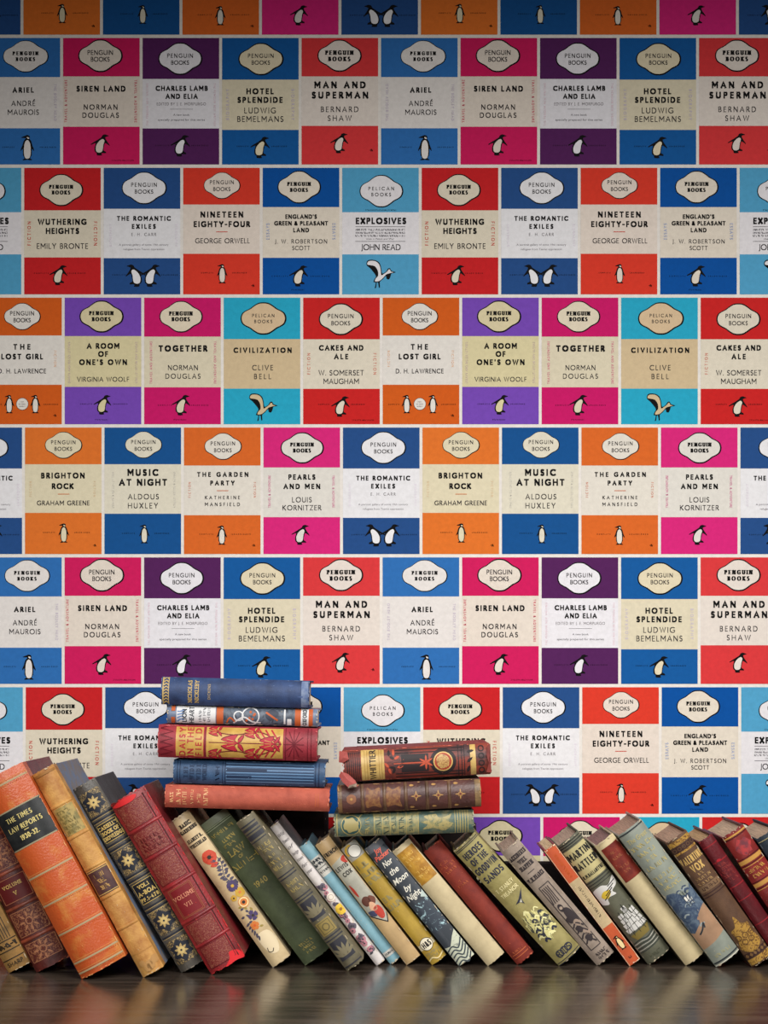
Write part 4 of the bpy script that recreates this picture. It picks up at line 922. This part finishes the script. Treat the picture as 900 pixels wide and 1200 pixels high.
def d_rband(Fl, w, L):
    g, k = ink((196, 146, 74), .4), ink((70, 20, 22))
    hl(Fl, w, 4, 2, g); hl(Fl, w, 6.5, 1, k)
    Fl.shape(jag(14, 3, .4), w * .5, 21, 13, 12, mat('scuffed_patch', (178, 62, 62), (112, 56, 64), .45, 130, .42, .6), 1, 2)
    for t in (38, 69):
        hl(Fl, w, t, 5, g); hl(Fl, w, t - 4, 1, k); hl(Fl, w, t + 4.5, 1, k); hl(Fl, w, t + 6.5, .8, g)
    Fl.scrib(w / 2, 50.5, 4.6, 21, g, 2, 5, .15); Fl.scrib(w / 2, 58, 4.6, 18, g, 2, 6, .15)
    diamond(Fl, w / 2, 92, 11, 13, g, 1); diamond(Fl, w / 2, 92, 9.6, 11.4, ink((150, 40, 34)), 2); diamond(Fl, w / 2, 92, 5, 6, ink((196, 84, 60)), 3)
    for t in (130, 160): hl(Fl, w, t, 3, g)
book('leather_bound_book', 'red book with gold bands and a scuffed top, next to the navy book', ROWG, (947, 1133.4), 33.6, 181, 30,
     d_rband, None, leather((168, 44, 40), (136, 30, 30), .38), leather((140, 34, 34)), bulge=5, page=PAGE((206, 180, 152)), depth=134, rag=.9)

def d_navy(Fl, w, L):
    g = ink((176, 164, 120), .4)
    Fl.ring(w * .45, 17, 5.2, 1, g, 2); Fl.text('G', w * .45, 17, 5.6, 5, .16, g, 3)
    for t in (5, 34, 38): hl(Fl, w, t, .9, g)
    Fl.scrib(w / 2, 48, 4.6, 20, g, 2, 5, .15)
book('clothbound_book', 'dark navy book cut off by the right edge of the row', ROWG, (984.5, 1133.4), 33.2, 178, 28,
     dec=d_navy, labels=None, spine=cloth((46, 62, 78), (36, 48, 62), .5), cover=cloth((42, 54, 68)), wear=24, wearc=(110, 120, 128), bulge=4, page=PAGE((204, 176, 148)), depth=134)

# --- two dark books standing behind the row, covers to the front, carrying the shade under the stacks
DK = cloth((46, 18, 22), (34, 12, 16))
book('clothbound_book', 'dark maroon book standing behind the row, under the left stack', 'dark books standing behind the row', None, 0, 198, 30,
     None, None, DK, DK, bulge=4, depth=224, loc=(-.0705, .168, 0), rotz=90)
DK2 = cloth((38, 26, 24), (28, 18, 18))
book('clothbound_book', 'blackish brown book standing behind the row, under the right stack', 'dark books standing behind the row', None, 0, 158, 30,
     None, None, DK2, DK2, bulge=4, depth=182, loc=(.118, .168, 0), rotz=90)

book('clothbound_book', 'low dark brown book behind the row, behind the taupe book and the orange paperback', 'dark books standing behind the row', None, 0, 108, 28,  # unseen book, added to darken the gaps between the leaning books
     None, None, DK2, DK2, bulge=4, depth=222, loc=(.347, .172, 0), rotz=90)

# --- left stack, bottom to top (heads to the left)
SA = 88.45
def d_salmon(Fl, w, L):
    g = ink((226, 172, 122), .4)
    for t, ww, c in ((8, 13, 4), (16, 18, 5), (23, 17, 5), (32, 16, 3.4), (40, 12, 4), (48, 18, 5)): Fl.scrib(w / 2, t, c, ww, g, 2, t, .15)
    for t in (177, 180): hl(Fl, w, t, .7, ink((186, 96, 56)), 1, .2, .8)
book('clothbound_book', 'salmon red cloth book, lowest of the left stack', LSG, (385.5, 951.5), SA, 193, 26.5,
     dec=d_salmon, labels=None, spine=cloth((218, 96, 70), (200, 80, 58)), cover=cloth((206, 86, 64)), wear=24, wearc=(226, 140, 112), bulge=6, d=2090, depth=126)
def d_ridge(Fl, w, L):
    k, l_ = ink((30, 48, 76)), ink((98, 134, 172), .4)
    for t, s_, ww in ((15, 'THE', 13), (22, 'WIDE', 17), (30, 'WIDE', 18), (37, 'WORLD', 19)): Fl.text(s_, w / 2, t, 5, ww, .17, k, 2, serif=True, kx=.8)
    Fl.scrib(w / 2, 52, 4.6, 17, k, 2, 4, .2)
    for t in (5, 8, 58, 61, 167, 171): hl(Fl, w, t, 1, k)
    for q in range(7):
        u = 3.5 + q * 3.5
        Fl.rect(u, 62, u + 1.2, 165, l_, 1); Fl.rect(u + 1.2, 62, u + 2.2, 165, k, 1)
    Fl.rect(w * .55, 63, w * .68, 110, k, 2); Fl.rect(w * .28, 63, w * .4, 92, k, 2)
book('clothbound_book', 'blue ridged cloth book, second from bottom of the left stack', LSG, (380.3, 922.8), SA, 178, 28,
     dec=d_ridge, labels=None, spine=cloth((58, 98, 144), (44, 78, 120), .5), cover=cloth((48, 84, 126)), wear=40, wearc=(120, 146, 176), bulge=6, d=2100, depth=126)
def d_daisy(Fl, w, L):
    g, r_, k = mat('gilt_panel', (204, 164, 84), (184, 142, 66), .38, 80), ink((176, 40, 54), .45), ink((104, 20, 34))
    Fl.rect(2, 21, w - 1.5, 54, g, 1); Fl.rect(2, 57, w - 1.5, 147, g, 1)
    Fl.frame(2, 21, w - 1.5, 54, .6, r_, 2); Fl.line([(2, 55.5), (w - 1.5, 55.5)], .8, k, 2)
    for t, s_, ww in ((29, 'DAISY', 33), (38.5, 'IN THE', 34), (48, 'FIELD', 32)): Fl.text(s_, w / 2, t, 7.4, ww, .15, r_, 3)
    # stylised tulips and stems growing along the spine
    for u, t, s_ in ((w * .5, 84, 10), (w * .85, 65, 6), (w * .15, 65, 6), (w * .82, 108, 6.5), (w * .18, 108, 6.5), (w * .5, 128, 9)):
        tul = [(-1, -.9), (-.75, .3), (-.35, .9), (-.12, .1), (0, 1), (.12, .1), (.35, .9), (.75, .3), (1, -.9), (.3, -.6), (0, -1), (-.3, -.6)]
        Fl.shape(tul, u, t, s_ * 1.05, s_ * 1.1, k, 3, 3); Fl.shape(tul, u, t, s_ * .92, s_ * .98, r_, 4, 3)
        for a in (-.45, 0, .45): Fl.line([(u + a * s_, t - s_ * .3), (u + a * s_ * .5, t + s_ * .6)], .5, g, 5)
        for a in (35, 145): Fl.leaf(u, t + s_, s_ * 1.3, a, k, 3, .2); Fl.leaf(u, t + s_, s_ * 1.2, a, r_, 4, .14)
    for u in (.15, .5, .85): Fl.line(osmooth([(w * u, 60), (w * (u * .7 + .15), 90), (w * u, 120), (w * .5, 145)]), 1, k, 2)
    for q in range(4):
        Fl.line(osmooth([(3, 112 + 7 * q), (w * .3, 118 + 7 * q), (w * .5, 126 + 6 * q), (w * .7, 118 + 7 * q), (w - 3, 112 + 7 * q)]), 1.3, r_, 2)
    for a in range(12): Fl.line([(w / 2, 160), (w / 2 + 17 * math.cos(R(30 * a)), 160 + 12 * math.sin(R(30 * a)))], .8, k, 2)
    for t in (150, 176, 180): hl(Fl, w, t, .9, k)
    for q in range(5): Fl.line([(3 + 8 * q, 3), (7 + 8 * q, 18), (11 + 8 * q, 3)], 1, k, 2)
book('ornate_book', 'crimson book with gold tulip panels, middle of the left stack', LSG, (371, 892.6), SA, 187, 38.5,
     dec=d_daisy, labels=None, spine=cloth((186, 48, 62), (160, 34, 50), .5), cover=cloth((170, 40, 54)), wear=40, wearc=(214, 110, 110), bulge=6.5, d=2085, depth=128)
def d_lion(Fl, w, L):
    o, wh, k, b = ink((186, 92, 48)), ink((214, 214, 214)), ink((46, 50, 58)), ink((110, 136, 178))
    Fl.rect(0, 5, w * .35, 9.5, o, 1); Fl.rect(w * .7, 5, w, 9.5, o, 1)
    Fl.rect(0, 11, w, 57, wh, 1)
    for q in range(4): Fl.line(osmooth([(2 + 4 * q, 12), (5 + 3 * q, 16), (4 + 4 * q, 20)]), 1.3, b, 2)
    Fl.text('LION', w * .45, 20.5, 5.4, 15, .17, k, 3); Fl.text('HEART', w / 2, 29, 5.6, 19, .15, k, 3)
    for t in (39, 44, 49): Fl.scrib(w / 2, t, 3.4, 15, ink((96, 98, 104)), 2, t, .16)
    Fl.rect(0, 58, w, 66, o, 1)
    Fl.rect(0, 66, w, 150, mat('printed_scene', (92, 102, 116), (58, 64, 76), .42, 80, .45, .6, kind='swirl'), 1)
    for t, r_ in ((84, 6), (98, 11)): Fl.ring(w / 2, t, r_ * .9, 1.1, wh, 3)
    for q in range(6): Fl.disc(w / 2 + 5 * math.cos(q), 98 + 5 * math.sin(q * 1.7), 1.5, o, 3, n=8)
    Fl.line(osmooth([(2, 78), (9, 90), (4, 100), (3, 110)]), 1.3, wh, 3); Fl.line(osmooth([(2, 70), (8, 74), (3, 80)]), 1.3, o, 3)
    Fl.shape([(-1, .3), (0, 1), (1, .1), (.2, -.8)], w * .6, 124, 7, 9, ink((60, 66, 80)), 2); Fl.line([(w * .75, 116), (w * .3, 130)], 1.6, o, 3)
    Fl.rect(w * .1, 137, w * .95, 139, wh, 2); Fl.rect(w * .05, 141, w * .4, 146, wh, 2)
    Fl.rect(0, 150, w, 157, o, 1); Fl.rect(0, 157, w, 166, wh, 1); Fl.text('OXFORD', w / 2, 161.5, 5, 18, .15, k, 3); Fl.rect(0, 166, w, 171, o, 1)
book('dust_jacketed_book', 'thin patterned grey, white and orange book, second from top of the left stack', LSG, (372.3, 851.8), SA, 177, 20.5,
     d_lion, None, jacket((122, 140, 172), (92, 102, 122)), jacket((120, 130, 150)), bulge=3.5, d=2108, depth=122)
def d_nick(Fl, w, L):
    g = ink((196, 168, 108), .4)
    hl(Fl, w, 2.5, 1.6, g); hl(Fl, w, 9, .9, g)
    for q in range(9): Fl.line(osmooth([(2 + 3.5 * q, 3.5), (4 + 3.5 * q, 6), (2.4 + 3.5 * q, 8.4)]), .9, g, 2)
    Fl.text('NICHOLAS', w / 2, 34, 4.8, 26, .15, g, 2, serif=True); Fl.text('NICKLEBY', w / 2, 42, 4.8, 26, .15, g, 2, serif=True); Fl.text('DICKENS', w / 2, 56.5, 3.2, 18, .15, ink((170, 150, 116)), 2)
    Fl.rect(1, 164.5, w - 1, 172.5, mat('rubbed_cloth', (124, 138, 166), (84, 104, 146), .6, 150), 1)
    for t, u in ((164, .4), (152, .8)): Fl.shape(jag(9, int(t), .5), w * u, t, 1.4, 4, ink((74, 94, 138)), 1, 1)
book('clothbound_book', 'navy blue cloth book with small gold title, topmost of the left stack', LSG, (362, 830.2), SA, 174, 32.5,
     dec=d_nick, labels=None, spine=cloth((56, 84, 140), (42, 62, 108), .55), cover=cloth((46, 70, 120)), wear=40, wearc=(120, 136, 168), bulge=7, d=2100, depth=124)

# --- right stack, bottom to top
GLT = mat('gilt_ornament', (166, 152, 98), (82, 104, 96), .42, 150, .5, .6, .3, 400, kind='swirl')
def d_teal(Fl, w, L):
    g, k = ink((172, 156, 98), .4), ink((52, 84, 82))
    hl(Fl, w, 3.5, 1.2, g)
    Fl.disc(w / 2, 20, 12.5, k, 1, 12); Fl.ring(w / 2, 20, 11.5, .8, g, 2)
    Fl.shape([(0, 1), (.5, .8), (.9, .9), (.85, .3), (1, -.2), (.55, -.6), (.3, -1), (-.3, -.85), (-.7, -.75), (-.85, -.2), (-1, .3), (-.6, .6), (-.5, .9)], w / 2, 20, 9, 9, ink((158, 146, 96), .4), 3)
    Fl.line(arc(w / 2, 34, 12, 6, 180, 360), .8, g, 2); Fl.scrib(w / 2, 39, 5, 21, g, 2, 4, .17)
    Fl.rect(2, 47, w - 2, 99, mat('worn_title', (120, 128, 98), (160, 148, 98), .45, 150, .42, .6), 1)
    for t, ww, c in ((52, 21, 6), (61, 22, 6), (70, 20, 5), (79, 21, 6), (90, 18, 4)): Fl.scrib(w / 2, t, c, ww, ink((74, 88, 76)), 2, t, .15)
    for t in (47, 57, 66, 75, 85, 99): hl(Fl, w, t, .8, g, 2)
    Fl.shape([(-.7, .9), (-.2, .6), (.1, 1), (.3, .6), (.7, .8), (.9, .1), (.55, -.1), (.6, -.5), (.9, -.9), (.1, -.7), (-.1, -1), (-.5, -.8), (-.9, -.4), (-.6, .2)], w / 2, 121, 11, 19, mat('gilt_ornament', (164, 150, 98), (104, 116, 88), .42, 130, .48, .62, .3, 400, kind='swirl'), 1)
    for q in range(6): hl(Fl, w, 142 + 3 * q, .9, g)
book('ornate_book', 'teal green book with worn gilt decoration, lowest of the right stack', RSG, (555.8, 975.9), 91.9, 164, 27,
     dec=d_teal, labels=None, spine=mat('rubbed_cloth', (78, 102, 94), (128, 126, 94), .5, 75, .42, .62, .4, 500), cover=cloth((78, 104, 100)), wear=60, wearc=(178, 172, 140), bulge=6, d=2104, depth=126, rag=1)
def d_brown(Fl, w, L):
    g, st = ink((168, 124, 76), .45), ink((178, 136, 82), .4)
    Fl.rect(1, 0, w - 1, 5, leather((146, 104, 62)), 1); Fl.rect(1, L - 7, w - 1, L, leather((166, 126, 78)), 1)
    for t in (29, 55, 80, 105, 131): hl(Fl, w, t, 2.2, g)
    for t in (42, 66): Fl.shape([(-.8, .9), (.9, .8), (.7, .1), (.9, -.8), (-.3, -.7), (-.9, -.9), (-.7, 0)], w / 2, t, 13, 10, mat('rubbed_leather', (138, 96, 58), (104, 60, 46), .5, 190, .42, .6), 1)
    for t in (92, 118, 144):
        for q in range(8): Fl.leaf(w / 2, t, 6.4 if q % 2 == 0 else 3.6, 45 * q, st, 2, .13)
        Fl.disc(w / 2, t, 1.5, ink((110, 56, 48)), 3, n=8)
        for u in (4, w - 4): Fl.leaf(u, t - 8, 6, 90, st, 2, .2)
    Fl.flower(w / 2, 16, 6, 6, ink((140, 92, 66)), st, 2)
book('leather_bound_book', 'dark brown leather book with raised bands and gilt stars, middle of the right stack', RSG, (564.4, 945.8), 92.9, 168, 33.5,
     dec=d_brown, labels=None, spine=leather((104, 58, 50), (78, 40, 38), .42), cover=leather((92, 50, 44)), wear=60, wearc=(176, 138, 92), bulge=6.5, d=2092, depth=130, bands=(29, 55, 80, 105, 131), bandmat=leather((128, 88, 58)))
def d_whit(Fl, w, L):
    k, r_, g = ink((44, 36, 38)), ink((190, 84, 58)), mat('gilt_panel', (204, 172, 104), (180, 146, 82), .38, 90)
    for q in range(7): Fl.rect(3, 5 + 2.4 * q, w - 3, 6 + 2.4 * q, k, 1)
    Fl.rect(.8, 22, w - .8, 49, g, 1)
    Fl.text('WHITTIER', w / 2, 35.5, 7.4, 34, .14, k, 3)
    for t in (26, 29, 43, 46): hl(Fl, w, t, .6, ink((160, 124, 66)), 2)
    for u in (3, 6.5, w - 6.5, w - 3): Fl.rect(u - .6, 62, u + .6, 142, k, 1)
    for q in range(10): Fl.leaf(w / 2 + 9 * math.cos(q * 2.1), 60 + 7 * math.sin(q * 1.3), 8, 40 * q, k if q % 2 else r_, 2, .2)
    Fl.rect(w * .54, 69, w * .78, 101, k, 2); Fl.rect(w * .22, 69, w * .46, 101, k, 2); Fl.line([(w / 2, 60), (w / 2, 100)], 1.2, r_, 2)
    for q in range(6): Fl.leaf(w / 2, 98, 9, 60 * q, r_, 3, .14)
    Fl.disc(w / 2, 118, 15.5, k, 2); Fl.disc(w / 2, 118, 11.5, ink((206, 168, 100), .38), 3); Fl.disc(w / 2, 118, 10, ink((164, 62, 44)), 4)
    Fl.shape([(-.8, .5), (0, .9), (.8, .6), (.9, -.2), (.3, -.8), (-.6, -.7), (-.9, 0)], w / 2, 118, 9, 9, mat('gilt_relief', (196, 160, 98), (140, 92, 56), .4, 300, .45, .6, kind='swirl'), 5)
    for t in (136, 140, 143): hl(Fl, w, t, 1, k)
    Fl.rect(.8, 150, w - .8, 156.5, g, 2)
    for q in range(4): Fl.ring(6 + 8.5 * q, 163, 3, 1, k, 2)
    for q in range(3): Fl.leaf(4 + 12 * q, 146, 9, 20 + 30 * q, k, 2, .2)
wb = book('ornate_book', 'worn red and black book with gold medallion and torn ends, topmost of the right stack', RSG, (575.2, 907.6), 93.1, 173, 37,
     dec=d_whit, labels=None, spine=mat('rubbed_cloth', (138, 58, 44), (74, 50, 50), .5, 70, .42, .62, .4, 500, (1, 1, .35)), cover=cloth((176, 60, 52)), wear=80, wearc=(196, 104, 88), bulge=6.5, d=2096, depth=128, rag=2.2)
# torn cloth hanging off its head and tail
def rag_piece(name, parent, pts, m, th=.0012):
    mb = MB(); n = len(pts); c = [sum(p[i] for p in pts) / n for i in range(3)]
    V = [tuple(p) for p in pts] + [(c[0], c[1] - .003, c[2])]
    V += [(x, y + th, z) for x, y, z in V]
    k = n + 1
    Fs = []
    for i in range(n):
        j = (i + 1) % n
        Fs += [(i, j, n), (k + j, k + i, k + n), (i, k + i, k + j, j)]
    mb.add(V, Fs, m); o = mb.build(name, parent, 25); return o
k = 2096 / F * MM
tz = lambda t: (173 - t) * k
pk = cloth((206, 92, 84), (182, 66, 60)); pg = cloth((176, 150, 128))
rag_piece('torn_cloth', wb, [(37 * k, .001, tz(-3)), (36 * k, -.004, tz(6)), (27 * k, -.003, tz(8)), (23 * k, -.002, tz(1)), (24 * k, -.003, tz(-4))], pk)
rag_piece('torn_cloth', wb, [(13 * k, -.003, tz(-2)), (10 * k, -.005, tz(6)), (2 * k, -.006, tz(14)), (-5 * k, -.009, tz(17)), (-6 * k, -.009, tz(6)), (1 * k, -.006, tz(-1)), (8 * k, -.002, tz(-5))], pk)
rag_piece('torn_lining', wb, [(-1 * k, -.0105, tz(16)), (-5.5 * k, -.0125, tz(15)), (-6.5 * k, -.0125, tz(5)), (-3 * k, -.0105, tz(7))], pg)
rag_piece('torn_cloth', wb, [(34 * k, .001, tz(171)), (24 * k, -.002, tz(169)), (14 * k, -.003, tz(171)), (3 * k, 0, tz(168)), (2 * k, .002, tz(174)), (18 * k, .002, tz(174)), (36 * k, .003, tz(174.5))], cloth((170, 66, 56), (130, 46, 44)))
